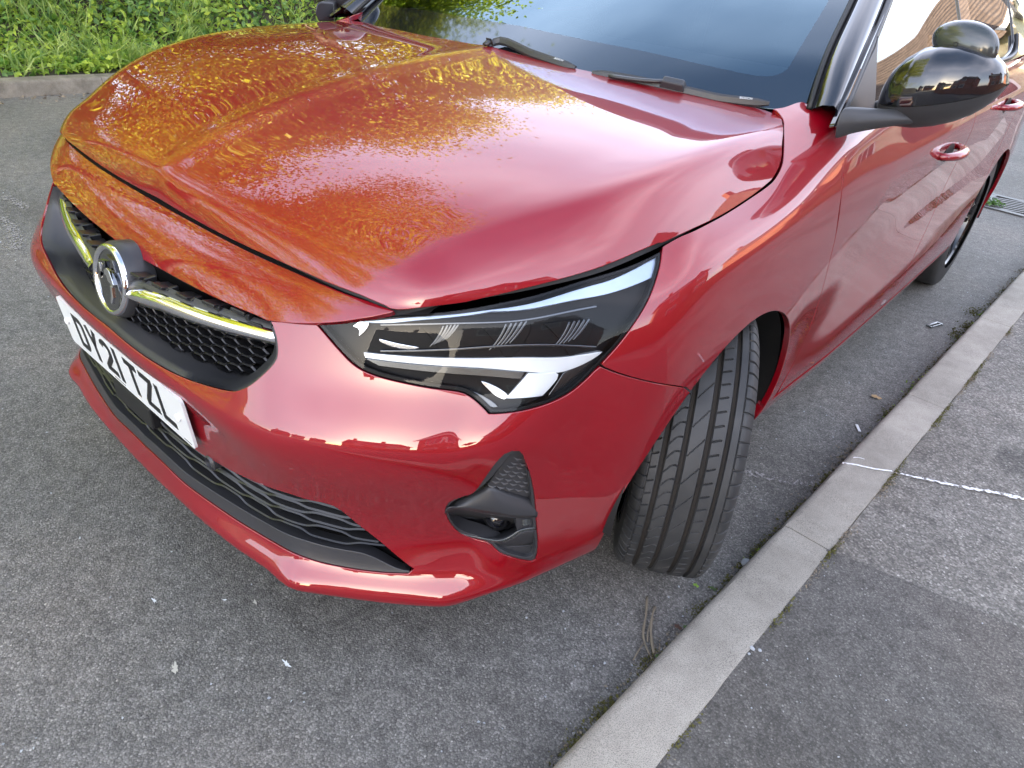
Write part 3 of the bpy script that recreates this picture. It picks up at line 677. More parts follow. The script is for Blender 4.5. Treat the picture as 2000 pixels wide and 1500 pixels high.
nV = len(V); V += [(-x, y, z) for x, y, z in V]; F += [tuple(i+nV for i in f[::-1]) for f in F]
o = meshobj('grille_frame', V, F, M['black'], grille)
bm = bmesh.new(); bm.from_mesh(o.data); bmesh.ops.remove_doubles(bm, verts=bm.verts, dist=2e-4); bmesh.ops.recalc_face_normals(bm, faces=bm.faces); bm.to_mesh(o.data); bm.free()
for p in o.data.polygons: p.use_smooth = True
# backing
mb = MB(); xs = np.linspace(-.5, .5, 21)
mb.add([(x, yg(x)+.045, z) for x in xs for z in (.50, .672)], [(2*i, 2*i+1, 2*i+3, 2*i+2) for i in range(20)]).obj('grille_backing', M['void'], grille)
bound = np.concatenate([in3, [(.43, 0, .70), (0, 0, .70)]]); bound2 = bound[:, [0, 2]]
nose_z = lambda x: float(np.interp(abs(x), [0, .15, .3, .40, .45, .5], [.664, .666, .672, .686, .696, .71]))+.012
def hexcell(mb, x, z, w, h, d, th, lean):
    """one open cell of the grille: a hexagonal ring with a raised hooded bar on top"""
    ang = [(-.5, 0), (-.25, .5), (.25, .5), (.5, 0), (.25, -.5), (-.25, -.5)]
    R0 = []; R1 = []
    for ax, az in ang:
        R0.append((ax*w, az*h)); R1.append((ax*(w-th*2.2), az*(h-th*2)))
    def pt(q, dd): xx = x+q[0]; return (xx, yg(xx)+dd, z+q[1]+lean*dd)
    V = [pt(q, 0) for q in R0]+[pt(q, -.003) for q in R1]+[pt(q, d) for q in R1]
    F = []
    for k in range(6):
        k2 = (k+1) % 6; F.append((k, k2, 6+k2, 6+k)); F.append((6+k, 6+k2, 12+k2, 12+k))
    mb.add(V, F)
mb = MB(); W_, H_ = .037, .017
for r in range(0, 13):
    z = .530+r*H_*.5
    for c in range(-14, 15):
        x = (c+(.5 if r % 2 else 0))*W_*1.5
        zb_ = float(np.interp(abs(x), in3[:6, 0], in3[:6, 2]))
        if z-H_*.3 < zb_ or abs(x) > .455 or z > .628: continue
        if not inside(np.array([[abs(x), z-H_*.2]]), bound2)[0]: continue
        hexcell(mb, x, z, W_, H_, .03, .0022, -.2)
mb.obj('lower_mesh', M['mesh'], grille)
ums = (MB(), MB())
for r in range(3):
    for c in range(-9, 10):
        x = (c+(.5 if r % 2 else 0))*.060; z = .640+r*.0165
        if z > nose_z(x)-.017 or abs(x) < .075 or abs(x) > (.40 if r == 0 else .33): continue
        z += max(0, abs(x)-.2)*.09
        R = Matrix.Rotation(.38*2*x*.8, 3, 'Z'); mb = ums[x > 0]
        mb.box((x, yg(x)+.008, z), (.030, .030, .0055), R @ Matrix.Rotation(-.25, 3, 'X'))
        mb.box((x+.016, yg(x)+.012, z-.004), (.009, .022, .013), R)
        mb.box((x+.030, yg(x)+.016, z-.0085), (.024, .018, .004), R)
for mb in ums: mb.obj('upper_mesh', M['mesh'], grille, bevel=.0012)
# chrome bars with their black carrier
def bar(name, sx, m, h0, dz, dy, n=24, xa=.075, xb=.435, th=.010):
    V = []; F = []
    for k in range(n+1):
        f = k/n; x = xa+(xb-xa)*f; zc = .6215+.012*min(1, f*4)+.016*f*f+dz; h = h0*(1-.32*f)
        if f < .1: h *= .45+5.5*f
        y = yg(x)-.006+dy+.012*max(0, f-.93)/.07*.6
        for yy, zz in ((.012, -.5), (0, -.42), (-.003, 0), (.004, .42), (.012, .5)): V.append((sx*x, y+yy, zc+zz*h))
    for k in range(n):
        for q in range(4): a = k*5+q; F.append((a, a+1, a+6, a+5))
    F.append((0, 1, 2, 3, 4)); F.append(tuple(n*5+i for i in range(5)))
    if sx > 0: F = [f[::-1] for f in F]
    meshobj(name, V, F, m, grille)
for sx in (1, -1):
    bar('grille_bar', sx, M['chrome'], .032, .001, -.011)
    bar('bar_carrier', sx, M['black'], .048, .003, -.001, xa=.052, xb=.452)
# badge
badge = empty('badge'); badge.parent = grille
Mb = Matrix.Translation((0, .034, .6225)) @ Matrix.Rotation(math.radians(90-11), 4, 'X')
R_ = .0635
MB().lathe([(.071, -.05), (.0705, -.02), (.069, -.007), (.066, -.002), (.0, -.002)], 64, Mb).obj('badge_housing', M['black'], badge, True, autosmooth=.7)
MB().lathe([(R_+.0015, -.002), (R_+.001, .004), (R_-.003, .0065), (R_-.008, .0045), (R_-.010, .0015)], 72, Mb).obj('chrome_ring', M['chrome'], badge, True)
MB().lathe([(R_-.0095, .001), (.0, .001)], 64, Mb).obj('badge_plate', M['badge'], badge, True)
def emb(pts, h0, h1, name, m, holes=None):
    mbb = MB(); n = len(pts); Vv = [Mb @ Vector((x*R_, y*R_, h)) for h in (h0, h1) for x, y in pts]
    mbb.add(Vv, [tuple(range(n, 2*n))]+[(k, (k+1) % n, n+(k+1) % n, n+k) for k in range(n)]); return mbb.obj(name, m, badge, bevel=.0006)
# winged creature holding a banner: head with beak, neck, banner with V, body disc
emb([(-.62, .42), (-.18, .50), (-.22, .12), (-.46, .10), (-.50, -.05), (-.62, .0)], .001, .0055, 'banner', M['badge'])
emb([(-.55, .36), (-.46, .37), (-.40, .20), (-.32, .38), (-.25, .39), (-.36, .13), (-.45, .12)], .0055, .0075, 'banner_letter', M['chrome'])
disc = [(.12+.60*math.cos(a)*(.93 if math.sin(a) > .4 else 1), -.28+.60*math.sin(a)) for a in np.linspace(0, 2*math.pi, 40, endpoint=False)]
emb(disc, .001, .0045, 'creature_body', M['badge'])
emb([(-.12, .26), (.0, .36), (.2, .33), (.36, .16), (.48, .02), (.40, -.10), (.26, .0), (.12, .02), (.02, .14), (-.10, .14)], .0045, .009, 'creature_head', M['chrome'])
emb([(.18, -.10), (.30, -.08), (.38, -.40), (.30, -.62), (.22, -.60), (.25, -.38)], .0045, .0072, 'creature_neck', M['chrome'])
emb([(-.10, .72), (.26, .66), (.50, .38), (.42, .34), (.2, .56), (-.08, .62)], .001, .005, 'creature_wing', M['badge'])

# ---- number plate
plate = empty('number_plate'); plate.parent = car
PTL = np.array([-.26, .010, .5015]); TILT = .10
ex = np.array([1., 0, 0]); ey = np.array([0, math.sin(TILT), -math.cos(TILT)]); en = np.array([0, -math.cos(TILT), -math.sin(TILT)])
def pp(x, y, h=0.): return tuple(PTL+ex*x+ey*y+en*h)
def prism(mb, loop2, h0, h1, f=pp):
    n = len(loop2); V = [f(x, y, h0) for x, y in loop2]+[f(x, y, h1) for x, y in loop2]
    mb.add(V, [tuple(range(n, 2*n))]+[(k, (k+1) % n, n+(k+1) % n, n+k) for k in range(n)])
def rrect(x0, y0, x1, y1, r, n=5):
    o = []
    for cx, cy, a0 in ((x1-r, y0+r, -90), (x1-r, y1-r, 0), (x0+r, y1-r, 90), (x0+r, y0+r, 180)):
        for k in range(n+1): a = math.radians(a0+90*k/n); o.append((cx+r*math.cos(a), cy+r*math.sin(a)))
    return o
mb = MB(); prism(mb, rrect(0, 0, .52, .111, .010), -.004, .001); o = mb.obj('plate_blank', M['plate'], plate)
bm = bmesh.new(); bm.from_mesh(o.data); bmesh.ops.recalc_face_normals(bm, faces=bm.faces); bm.to_mesh(o.data); bm.free()
for x in (.022, .489):
    a = MB(); M4 = Matrix.Translation(pp(x, .052, .001)) @ Matrix([[1, 0, 0, 0], [0, 0, -1, 0], [0, 1, 0, 0], [0, 0, 0, 1]])
    a.lathe([(.0075, 0), (.0075, .004), (.0055, .0055), (0, .0055)], 16, M4).obj('screw_cap', M['white'], plate, True, autosmooth=.8)
# characters: 79 mm high, 50 wide, 14 stroke, with curves as outlines
ST = .014; CW, CH = .050, .079
def stroke(path, closed=False, w=ST):
    P = [Vector((x*CW, y*CH)) for x, y in path]; n = len(P); quads = []
    Lf, Rt = [], []
    for i, p in enumerate(P):
        a = P[i-1] if (i > 0 or closed) else None; c = P[(i+1) % n] if (i < n-1 or closed) else None
        d0 = (p-a).normalized() if a is not None else None; d1 = (c-p).normalized() if c is not None else None
        d = (d0 or d1)+(d1 or d0); d.normalize(); nn_ = Vector((-d.y, d.x)); k = 1/max(.45, nn_.dot(Vector((-(d1 or d0).y, (d1 or d0).x))))
        Lf.append(p+nn_*w/2*k); Rt.append(p-nn_*w/2*k)
    m_ = n if closed else n-1
    for i in range(m_): j = (i+1) % n; quads.append([Lf[i], Lf[j], Rt[j], Rt[i]])
    return quads
hx, hy = ST/2/CW, ST/2/CH
def arcp(cx, cy, rx, ry, a0, a1, n=7): return [(cx+rx*math.cos(math.radians(a0+(a1-a0)*k/(n-1))), cy+ry*math.sin(math.radians(a0+(a1-a0)*k/(n-1)))) for k in range(n)]
GL = {
 'D': [([(hx, hy), (.55, hy)]+arcp(.62, .28, 1-hx-.62, .28-hy, -90, 0)+arcp(.62, .72, 1-hx-.62, .28-hy, 0, 90)+[(.55, 1-hy), (hx, 1-hy)], True)],
 'Y': [([(hx*.9, 0), (.5, .52), (.5, 1)], False), ([(1-hx*.9, 0), (.5, .52)], False)],
 '2': [(arcp(.5, .28, .5-hx, .28-hy, 190, 370, 10)+[(.80, .46), (hx, .88), (hx, 1-hy), (1, 1-hy)], False)],
 '1': [([(.5, 0), (.5, 1)], False)],
 'T': [([(0, hy), (1, hy)], False), ([(.5, hy), (.5, 1)], False)],
 'Z': [([(0, hy), (1-hx, hy), (1-hx, .14), (hx, .86), (hx, 1-hy), (1, 1-hy)], False)],
 'L': [([(hx, 0), (hx, 1-hy), (1, 1-hy)], False)]}
xx = .0
txt = 'DY21 TZL'; wd = {'1': .014, ' ': .033}
tot = sum(wd.get(c, CW) for c in txt)+.011*5; xx = (.52-tot)/2+.004; 
for i, ch in enumerate(txt):
    if ch == ' ': xx += .033; continue
    mb = MB(); ox = xx-(CW/2-.007 if ch == '1' else 0)
    for path, cl in GL[ch]:
        for q in stroke(path, cl):
            prism(mb, [(ox+v.x, .016+v.y) for v in q], .0008, .0016)
    mb.obj('plate_character', M['ink'], plate)
    xx += wd.get(ch, CW)+(0 if (i+1 < len(txt) and txt[i+1] == ' ') else .011)
def text(name, s, size, fn, m, parent, bold=.0):
    """small lettering as flat mesh; fn maps (x, y up) to 3-D"""
    cu = bpy.data.curves.new(name, 'FONT'); cu.body = s; cu.size = size; cu.resolution_u = 2
    o = bpy.data.objects.new('tmp', cu); COL.objects.link(o)
    dg = bpy.context.evaluated_depsgraph_get(); me = bpy.data.meshes.new_from_object(o.evaluated_get(dg)); bpy.data.objects.remove(o)
    V = [fn(v.co.x, v.co.y) for v in me.vertices]; F = [tuple(p.vertices) for p in me.polygons]
    bpy.data.meshes.remove(me); return meshobj(name, V, F, m, parent, False)
for x0, x1 in ((.205, .250), (.482, .508)):                # the maker's line is too small to read: a row of fine specks
    mb = MB(); x = x0
    while x < x1:
        d = random.choice((.0018, .0026, .0034)); prism(mb, [(x, .1035), (x+d, .1035), (x+d, .1058), (x, .1058)], .0008, .0013); x += d+.0014
    mb.obj('fine_print', M['ink'], plate)

# ---- lower grille: black surround, curved slats
lg = empty('lower_grille'); lg.parent = car
lgu = UV(B, [('c', (0., LGV))]+T_lg_bot[::-1], T_lg_end[::-1], T_lg_slant[::-1], T_lg_top[::-1]+[('c', (.15, u0(B, .385)[1]))]+[('c', u0(B, .385)), ('c', (0., LGV))])
lgo = inset(lgu, .001)
panel('grille_backing', B, [inset(lgu, -.01)], M['void'], lg, .02, 0, off=.045, mirror='join')
botl = UV(B, [('c', (0., LGV))]+T_lg_bot[::-1], T_lg_end[::-1]); sl_ = UV(B, T_lg_slant)
up_ = resamp(botl, 60); fr_ = np.linspace(0, 1, 60); topl = up_+np.stack([0*fr_, .020+.010*fr_-.028*sstep(fr_, .85, 1.)], 1)
panel('lower_lip_trim', B, [np.concatenate([up_, topl[::-1]])], M['black'], lg, .012, .03, off=.003, mirror='join')
M['slat'] = mat('slat_plastic', (.02, .02, .021), .35)
def trap(x): x = x % 1.; return float(np.interp(x, [0, .08, .55, .68, .92, 1.], [1, 0, 0, 1, 1, 1]))
for r in range(6):
    f0 = .16+.148*r; us = np.arange(0.004, .78, .006); run = []
    vb = np.interp(us, up_[:, 0], up_[:, 1]+.022); vt = np.interp(us, [0, .15, .36, .50, .60], [u0(B, .385)[1]]*2+[float(v) for v in (B.px([(455, 922)])[0][1], B.px([(605, 978)])[0][1], B.px([(665, 998)])[0][1])])
    ph = .5*(r % 2); pts = [(u, b_+(t__-b_)*f0*(1-.10*u/.6)+.008*min(1, max(.25, (t__-b_)/.10))*trap(u/.155+ph)) for u, b_, t__ in zip(us, vb, vt)]
    pts = [p for p in pts if inside(np.array([p]), inset(lgu, .002))[0]]
    uv = np.array(pts); uv[:, 1] = blur(uv[:, 1:2], 1.1, 0)[:, 0]; off0, w_, dep = .007, .0044, .020; Nn = B.n(uv); P = B.P(uv)-Nn*off0; V = []; F = []; n = len(uv)
    for k in range(n):
        q, c_ = P[k], Nn[k]; V += [tuple(q+[0, 0, w_/2]-c_*.0015), tuple(q+c_*.0012), tuple(q-[0, 0, w_/2]-c_*.0015), tuple(q-[0, 0, w_/2]-c_*dep), tuple(q+[0, 0, w_/2]-c_*dep)]
    for k in range(n-1):
        for q in range(5): F.append((k*5+q, k*5+(q+1) % 5, k*5+5+(q+1) % 5, k*5+5+q))
    F.append(tuple((n-1)*5+i for i in range(5)))
    nV = len(V); V += [(-x, y, z) for x, y, z in V]; F += [tuple(i+nV for i in f[::-1]) for f in F]; F += [(q, (q+1) % 5, nV+(q+1) % 5, nV+q) for q in range(5)]
    o = meshobj('slat', V, F, M['slat'], lg, False)
    bm = bmesh.new(); bm.from_mesh(o.data); bmesh.ops.recalc_face_normals(bm, faces=bm.faces); bm.to_mesh(o.data); bm.free()
MB().box((0, .035, .36), (.16, .03, .05)).obj('plate_bracket', M['seal'], lg, bevel=.004)
M4 = Matrix.Translation((.262, .040, .354)) @ Matrix.Rotation(math.radians(90), 4, 'X')
MB().lathe([(.016, -.03), (.016, 0), (.012, .004), (.011, -.001), (.0, -.001)], 24, M4).obj('parking_sensor', M['black'], lg, True, autosmooth=.6)

# ---- fog lamp pocket
fp = empty('fog_lamp_pocket'); fp.parent = car; fpR = empty('fog_lamp_pocket'); fpR.parent = car; MIRP[fp] = fpR
C5 = lambda x, y: (850+.16667*x, 860+.16667*y)
panel('pocket_trim', B, [inset(fog, .001), UV(B, [C5(880, 175), C5(960, 135), C5(1010, 150), C5(1110, 420), C5(1150, 700), C5(1165, 1040), C5(1160, 1370), C5(1060, 1390), C5(900, 1360), C5(740, 1290)], [C5(740, 1290), C5(660, 1215)], [C5(660, 1215), C5(500, 1150), C5(320, 1090), C5(200, 990), C5(145, 860), C5(170, 770), C5(300, 690), C5(440, 640)], [C5(440, 640), C5(620, 490), C5(760, 330), C5(880, 175)])], M['black'], fp, .010, .030, off=.003, mirror='copy')
def fpan(name, segs, m, off, fl=.01, st=.007): panel(name, B, [offs(B, [[C5(*p) for p in s] for s in segs], off, .006)], m, fp, st, fl, off=off, mirror='copy')
fpan('textured_panel', [[(620, 525), (760, 330), (890, 160), (970, 125), (1030, 155)], [(1030, 155), (1120, 420), (1165, 680)], [(1165, 680), (1000, 640), (800, 580), (620, 525)]], M['black'], .014)
fpan('textured_panel', [[(640, 1200), (900, 1250), (1185, 1230)], [(1185, 1230), (1180, 1400), (1050, 1400), (860, 1370), (720, 1300), (640, 1200)]], M['black'], .014)
for r in range(11):
    for c in range(5):
        x0 = 560+c*105+(r % 2)*50+r*8; y0 = 130+r*52+c*14
        lim = 620+(530-y0)*.75 if y0 < 530 else 620
        if x0 < lim-10 or x0+70 > 1040+(y0-150)*.22 or y0 > 600+(x0-900)*.12: continue
        fpan('scale_line', [[(x0, y0-12), (x0+30, y0+4), (x0+70, y0+4), (x0+84, y0)], [(x0+84, y0), (x0+70, y0+14), (x0+28, y0+14), (x0, y0-12)]], M['scale'], .0120, .0018, .01)
def loft(name, A, offA, Bq, offB, m, n=30, mid=0., rows=6, sm=True):
    """skin between two traced edges lying at different depths"""
    ua = resamp(B.px([C5(*p) for p in A], max(offA, 0)), n); ub = resamp(B.px([C5(*p) for p in Bq], max(offB, 0)), n)
    Pa = B.P(ua)-B.n(ua)*offA; Pb = B.P(ub)-B.n(ub)*offB; Na = B.n(ua); V = []; F = []
    for k in range(n):
        for j in range(rows+1): f = j/rows; V.append(tuple(Pa[k]*(1-f)+Pb[k]*f+Na[k]*mid*math.sin(math.pi*f)))
    for k in range(n-1):
        for j in range(rows): q = k*(rows+1)+j; F.append((q, q+rows+1, q+rows+2, q+1))
    o = meshobj(name, V, F, m, fp, sm); o.data.set_sharp_from_angle(angle=1.0)
    so_ = o.modifiers.new('thickness', 'SOLIDIFY'); so_.thickness = .0015; so_.offset = 0
    c = mirror_of(o, fpR); so_ = c.modifiers.new('thickness', 'SOLIDIFY'); so_.thickness = .0015; so_.offset = 0
    return o
TOPE = [(150, 770), (250, 700), (425, 632), (520, 590), (620, 530), (800, 580), (1000, 640), (1165, 682)]
LOWE = [(112, 845), (170, 782), (250, 778), (360, 795), (560, 838), (740, 868), (950, 900), (1192, 895)]
loft('lamp_hood', TOPE, .016, LOWE, .000, M['black'], 36, .006)
loft('lamp_hood_underside', LOWE, .000, [(300, 900), (380, 900), (480, 910), (600, 930), (700, 945), (800, 955), (1000, 960), (1190, 930)], .050, M['black'], 36, .0)
LIPE = [(118, 900), (200, 1005), (320, 1088), (440, 1118), (600, 1150), (790, 1160), (880, 1120), (965, 1062), (1190, 1018)]
loft('lamp_recess', LIPE, .004, [(300, 905), (330, 960), (400, 1000), (480, 1020), (600, 1050), (760, 1070), (850, 1050), (960, 1000), (1190, 960)], .050, M['black'], 36)
loft('lamp_recess_back', [(300, 900), (480, 905), (700, 920), (1000, 930), (1190, 925)], .049, [(300, 910), (400, 1000), (600, 1055), (850, 1055), (1190, 970)], .049, M['mesh'], 24)
loft('lamp_lower_lip', LIPE, .003, [(110, 900), (190, 1022), (310, 1102), (440, 1140), (600, 1172), (800, 1188), (900, 1140), (980, 1088), (1192, 1048)], .004, M['gun'], 36, .001, 3)
loft('lower_skirt', [(190, 1022), (310, 1104), (440, 1142), (600, 1172), (800, 1188), (900, 1142), (980, 1090), (1192, 1050)], .004, [(300, 1100), (420, 1140), (560, 1190), (700, 1230), (850, 1245), (950, 1240), (1050, 1230), (1190, 1220)], .018, M['black'], 30)
fpan('side_plate', [[(950, 905), (1190, 898)], [(1190, 898), (1188, 1015)], [(1188, 1015), (965, 1055)], [(965, 1055), (950, 905)]], M['black'], .006, .012)
for k in range(4): fpan('side_rib', [[(1030, 945+k*17), (1115, 932+k*17)], [(1115, 932+k*17), (1115, 939+k*17)], [(1115, 939+k*17), (1030, 952+k*17)], [(1030, 952+k*17), (1030, 945+k*17)]], M['gun'], .003, .002)
q0 = B.px([C5(690, 945)], .03)[0]; c0 = B.P(q0)[0]-B.n(q0)[0]*.036; nvec = Vector((.25, -.95, .1)).normalized()
M4 = Matrix.Translation(c0) @ nvec.to_track_quat('Z', 'Y').to_matrix().to_4x4()
a = MB().lathe([(.024, -.012), (.024, .002), (.021, .004), (.018, .001), (.010, .006), (0, .008)], 28, M4).obj('fog_lamp', M['lampblack'], fp, True); mirror_of(a, fpR)
a = MB().lathe([(.017, .004), (.013, .010), (.0, .013)], 24, M4).obj('fog_lamp_lens', M['gloss'], fp, True); mirror_of(a, fpR)
# ------------------------------------------------------------------ doors, sills, quarters
def yz(*pts): return [('c', tuple(at_yz(B, y, z))) for y, z in pts]
RY = 3.373
RARCH = arc_uv(B, RY, .303, .338, -12, 192, 60)
NR = int(np.argmin([abs(B.P(p)[0][1]-3.105)+(0 if B.P(p)[0][2] > .4 else 9) for p in RARCH]))
beltF = yz((1.105, .948), (1.25, .958), (1.6, .972), (2.21, .987))
d1 = np.concatenate([UV(B, beltF, yz((2.21, .987), (2.262, .90), (2.30, .80), (2.318, .62), (2.29, .50), (2.22, .39), (2.15, .292)), yz((2.15, .292), (1.7, .288), (1.232, .288)), [('c', tuple(at_yz(B, 1.232, .288))), (1530, 747), (1552, 705), (1578, 648), (1604, 573), (1628, 480), (1643, 384), (1646, 327), ('c', tuple(at_yz(B, 1.105, .948)))])])
door1 = panel('front_door', B, [inset(d1, GAP)], M['paint'], car, .02, .014, mirror='copy')
d2 = np.concatenate([UV(B, yz((2.212, .987), (2.9, 1.0), (3.12, 1.003)), yz((3.12, 1.003), (3.16, .90), (3.14, .75), (3.11, .525))), np.array(RARCH[:NR][::-1]),
    UV(B, yz((3.0, .288), (2.6, .288), (2.15, .288)), yz((2.15, .288), (2.22, .39), (2.29, .50), (2.318, .62), (2.30, .80), (2.262, .90), (2.212, .987)))])
door2 = panel('rear_door', B, [inset(d2, GAP)], M['paint'], car, .025, .014, mirror='copy')
sl = np.concatenate([UV(B, yz((1.178, .280), (1.7, .280), (2.4, .280), (3.0, .280))), UV(B, yz((3.0, .280), (3.04, .23)), yz((3.04, .23), (2.2, .222), (1.17, .225)), yz((1.17, .225), (1.178, .280)))])
panel('sill', B, [sl], M['paint'], car, .03, .02, mirror='copy')
q2 = np.concatenate([UV(B, yz((3.12, 1.003), (3.5, 1.008), (3.94, 1.01)), yz((3.94, 1.01), (3.94, .6), (3.94, .2)), yz((3.94, .2), (3.72, .2))), np.array(RARCH[NR:][::-1]), UV(B, yz((3.11, .525), (3.14, .75), (3.16, .90), (3.12, 1.003)))])
panel('rear_quarter', B, [inset(q2, GAP)], M['paint'], car, .03, .014, mirror='copy')
seal = np.concatenate([UV(B, yz((1.10, .94), (1.6, .965), (2.4, .985), (3.9, .99)), yz((3.9, .99), (3.9, .25)), yz((3.9, .25), (3.72, .25))), np.array(RARCH[::-1]), UV(B, yz((3.02, .23), (1.21, .23)), yz((1.21, .23), (1.25, .35), (1.29, .5), (1.26, .7), (1.17, .8), (1.10, .94)))])
panel('side_seal', B, [seal], M['seal'], car, .04, 0, off=.0135, mirror='copy')
# tail
last = B.G[-1]; V = []; F = []; n = len(last)
for f in np.linspace(-1, 1, 15):
    for p in last[::4]: V.append((p[0]*f, p[1]+.11*(1-f*f)**.7, p[2]))
m_ = len(last[::4])
for k in range(14):
    for j in range(m_-1): F.append((k*m_+j, (k+1)*m_+j, (k+1)*m_+j+1, k*m_+j+1))
meshobj('tailgate', V, F, M['paint'], car)
# ---- glasshouse
PIN = [(.742, 1.175, .958), (.70, 1.31, 1.062), (.66, 1.485, 1.157), (.602, 1.72, 1.275), (.55, 1.94, 1.372)]
POUT = [(.812, 1.165, .972), (.768, 1.355, 1.078), (.724, 1.535, 1.168), (.662, 1.76, 1.285), (.60, 1.98, 1.385)]
CEN = [(0, .965, .945), (0, 1.14, 1.045), (0, 1.345, 1.152), (0, 1.59, 1.272), (0, 1.80, 1.37)]
wn = []
for f in (0, .3, .55, .8, .93, 1.0):
    wn.append([(q[0]*f, c[1]+(q[1]-c[1])*f**2.2, c[2]+(q[2]-c[2])*f**2) for c, q in zip(CEN, PIN)])
WS = Surf(wn, .01, .012)
vmax = WS.V[-1]-.002
frit_hole = np.concatenate([UV(WS, [('c', (0., WS.px([(1075, 61)])[0][1])), (1150, 79), (1285, 106), (1400, 132), (1465, 146), (1495, 149), (1520, 145), (1540, 132), (1556, 105), (1586, 55), (1618, 2)]), ])
edge_u = frit_hole[-1][0]
frit_hole = np.vstack([frit_hole, [(edge_u-.01, vmax-.12), (edge_u-.04, vmax-.06), (0, vmax-.05)]])
umax = WS.U[-1]-.002
ws_out = np.array([(0, .002)]+[(u, .002) for u in np.linspace(.05, umax, 16)]+[(umax, v) for v in np.linspace(.03, vmax, 16)]+[(u, vmax) for u in np.linspace(umax-.03, .03, 14)]+[(0, vmax)])
wsn = empty('windscreen'); wsn.parent = car
hole_top = [(0, frit_hole[0][1]), (0, .002)]
ring = np.concatenate([ws_out, frit_hole[::-1]])      # frit as a band open on the centre line
panel('black_border', WS, [ring], M['skyglass'], wsn, .03, .004, mirror='join')
panel('glass', WS, [frit_hole], M['screen'], wsn, .03, 0, mirror='join')
def lerp_curve(C, n=26):
    P = np.array(C); d = np.concatenate([[0], np.cumsum(np.linalg.norm(np.diff(P, axis=0), axis=1))]); return akima(d, P, np.linspace(0, d[-1], n))
a, c = lerp_curve(PIN), lerp_curve(POUT); V = []; F = []
for p, q in zip(a, c):
    for f, hgt in ((0, -.02), (.0, .0), (.10, .010), (.35, .022), (.7, .020), (.93, .004), (1, -.012)):
        r = p*(1-f)+q*f; V.append((r[0]+hgt*.45+(.008 if f == 0 else 0), r[1]-hgt*.55, r[2]+hgt*.75))
for k in range(len(a)-1):
    for j in range(6): s_ = k*7+j; F.append((s_, s_+1, s_+8, s_+7))
pil = meshobj('windscreen_pillar', V, F, M['gloss'], car); mirror_of(pil)
mb = MB(); mb.tube([tuple(p+np.array([.007, -.006, .008])) for p in a], .006, 6); o = mb.obj('screen_seal', M['seal'], car, True); mirror_of(o)
mb = MB(); mb.tube([tuple(q+np.array([.002, .012, -.004])) for q in c], .009, 6); o = mb.obj('door_frame_seal', M['black'], car, True); mirror_of(o)
# side glass surface
ys = [1.05, 1.3, 1.7, 2.2, 2.8, 3.3, 3.7]; xb_ = [.822, .826, .832, .828, .822, .812, .79]; zb2 = [.948, .958, .973, .988, 1.004, 1.012, 1.02]; top = [(.60, 1.39), (.60, 1.39), (.60, 1.40), (.60, 1.41), (.595, 1.40), (.58, 1.38), (.55, 1.33)]
sg = []
for y, x, z, (tx, tz) in zip(ys, xb_, zb2, top):
    sg.append([(x+(tx-x)*(f**1.12), y, z+(tz-z)*f) for f in (0, .1, .3, .6, .85, 1.)])
SG = Surf(sg, .012, .01, sym=False)
def syz(*pts):
    out = []
    for y, z in pts:
        d = (SG.G[..., 1]-y)**2+(SG.G[..., 2]-z)**2; i, j = np.unravel_index(np.argmin(d), d.shape); out.append(('c', (SG.U[i], SG.V[j])))
    return out
so_ = UV(SG, syz((1.12, .953), (1.355, 1.078), (1.535, 1.168), (1.76, 1.285), (1.98, 1.385)), syz((1.98, 1.385), (2.6, 1.395), (3.3, 1.37), (3.66, 1.31)), syz((3.66, 1.31), (3.66, 1.03)), syz((3.66, 1.03), (2.8, 1.008), (2.2, .992), (1.7, .977), (1.12, .953)))
g1 = UV(SG, [(1712, 72), (1709, 120), (1707, 173), ('c', syz((1.335, .975))[0][1])], syz((1.335, .975), (1.7, .988), (2.17, .999)), syz((2.17, .999), (2.16, 1.2), (2.15, 1.365)), syz((2.15, 1.365), (1.99, 1.36), (1.80, 1.272), (1.60, 1.17)), [('c', syz((1.60, 1.17))[0][1]), (1712, 72)])
g2 = UV(SG, syz((2.28, 1.002), (2.7, 1.014), (2.86, 1.022), (2.98, 1.06)), syz((2.98, 1.06), (3.0, 1.2), (2.98, 1.355)), syz((2.98, 1.355), (2.6, 1.37), (2.27, 1.37)), syz((2.27, 1.37), (2.28, 1.2), (2.28, 1.002)))
panel('window_surround', SG, [so_, g1, g2], M['gloss'], car, .035, .01, mirror='copy')
panel('door_window', SG, [inset(g1, .001, False)], M['window'], car, .035, 0, off=.004, mirror='copy')
panel('door_window', SG, [inset(g2, .001, False)], M['window'], car, .035, 0, off=.004, mirror='copy')
mb = MB(); P = SG.P(UV(SG, syz((1.345, .968), (1.7, .981), (2.2, .995), (2.8, 1.011), (2.95, 1.03), (3.02, 1.09)))); mb.tube([tuple(p+[.006, 0, 0]) for p in P], .008, 6); o = mb.obj('belt_trim', M['black'], car, True); mirror_of(o)
sail = UV(SG, [(1712, 72), (1706, 96), (1690, 130), (1662, 195), (1652, 214)], [(1652, 214), ('c', syz((1.335, .962))[0][1])], [('c', syz((1.335, .962))[0][1]), (1707, 173), (1709, 120), (1712, 72)])
panel('mirror_sail', SG, [sail], M['black'], car, .02, .01, off=-.004, mirror='copy')
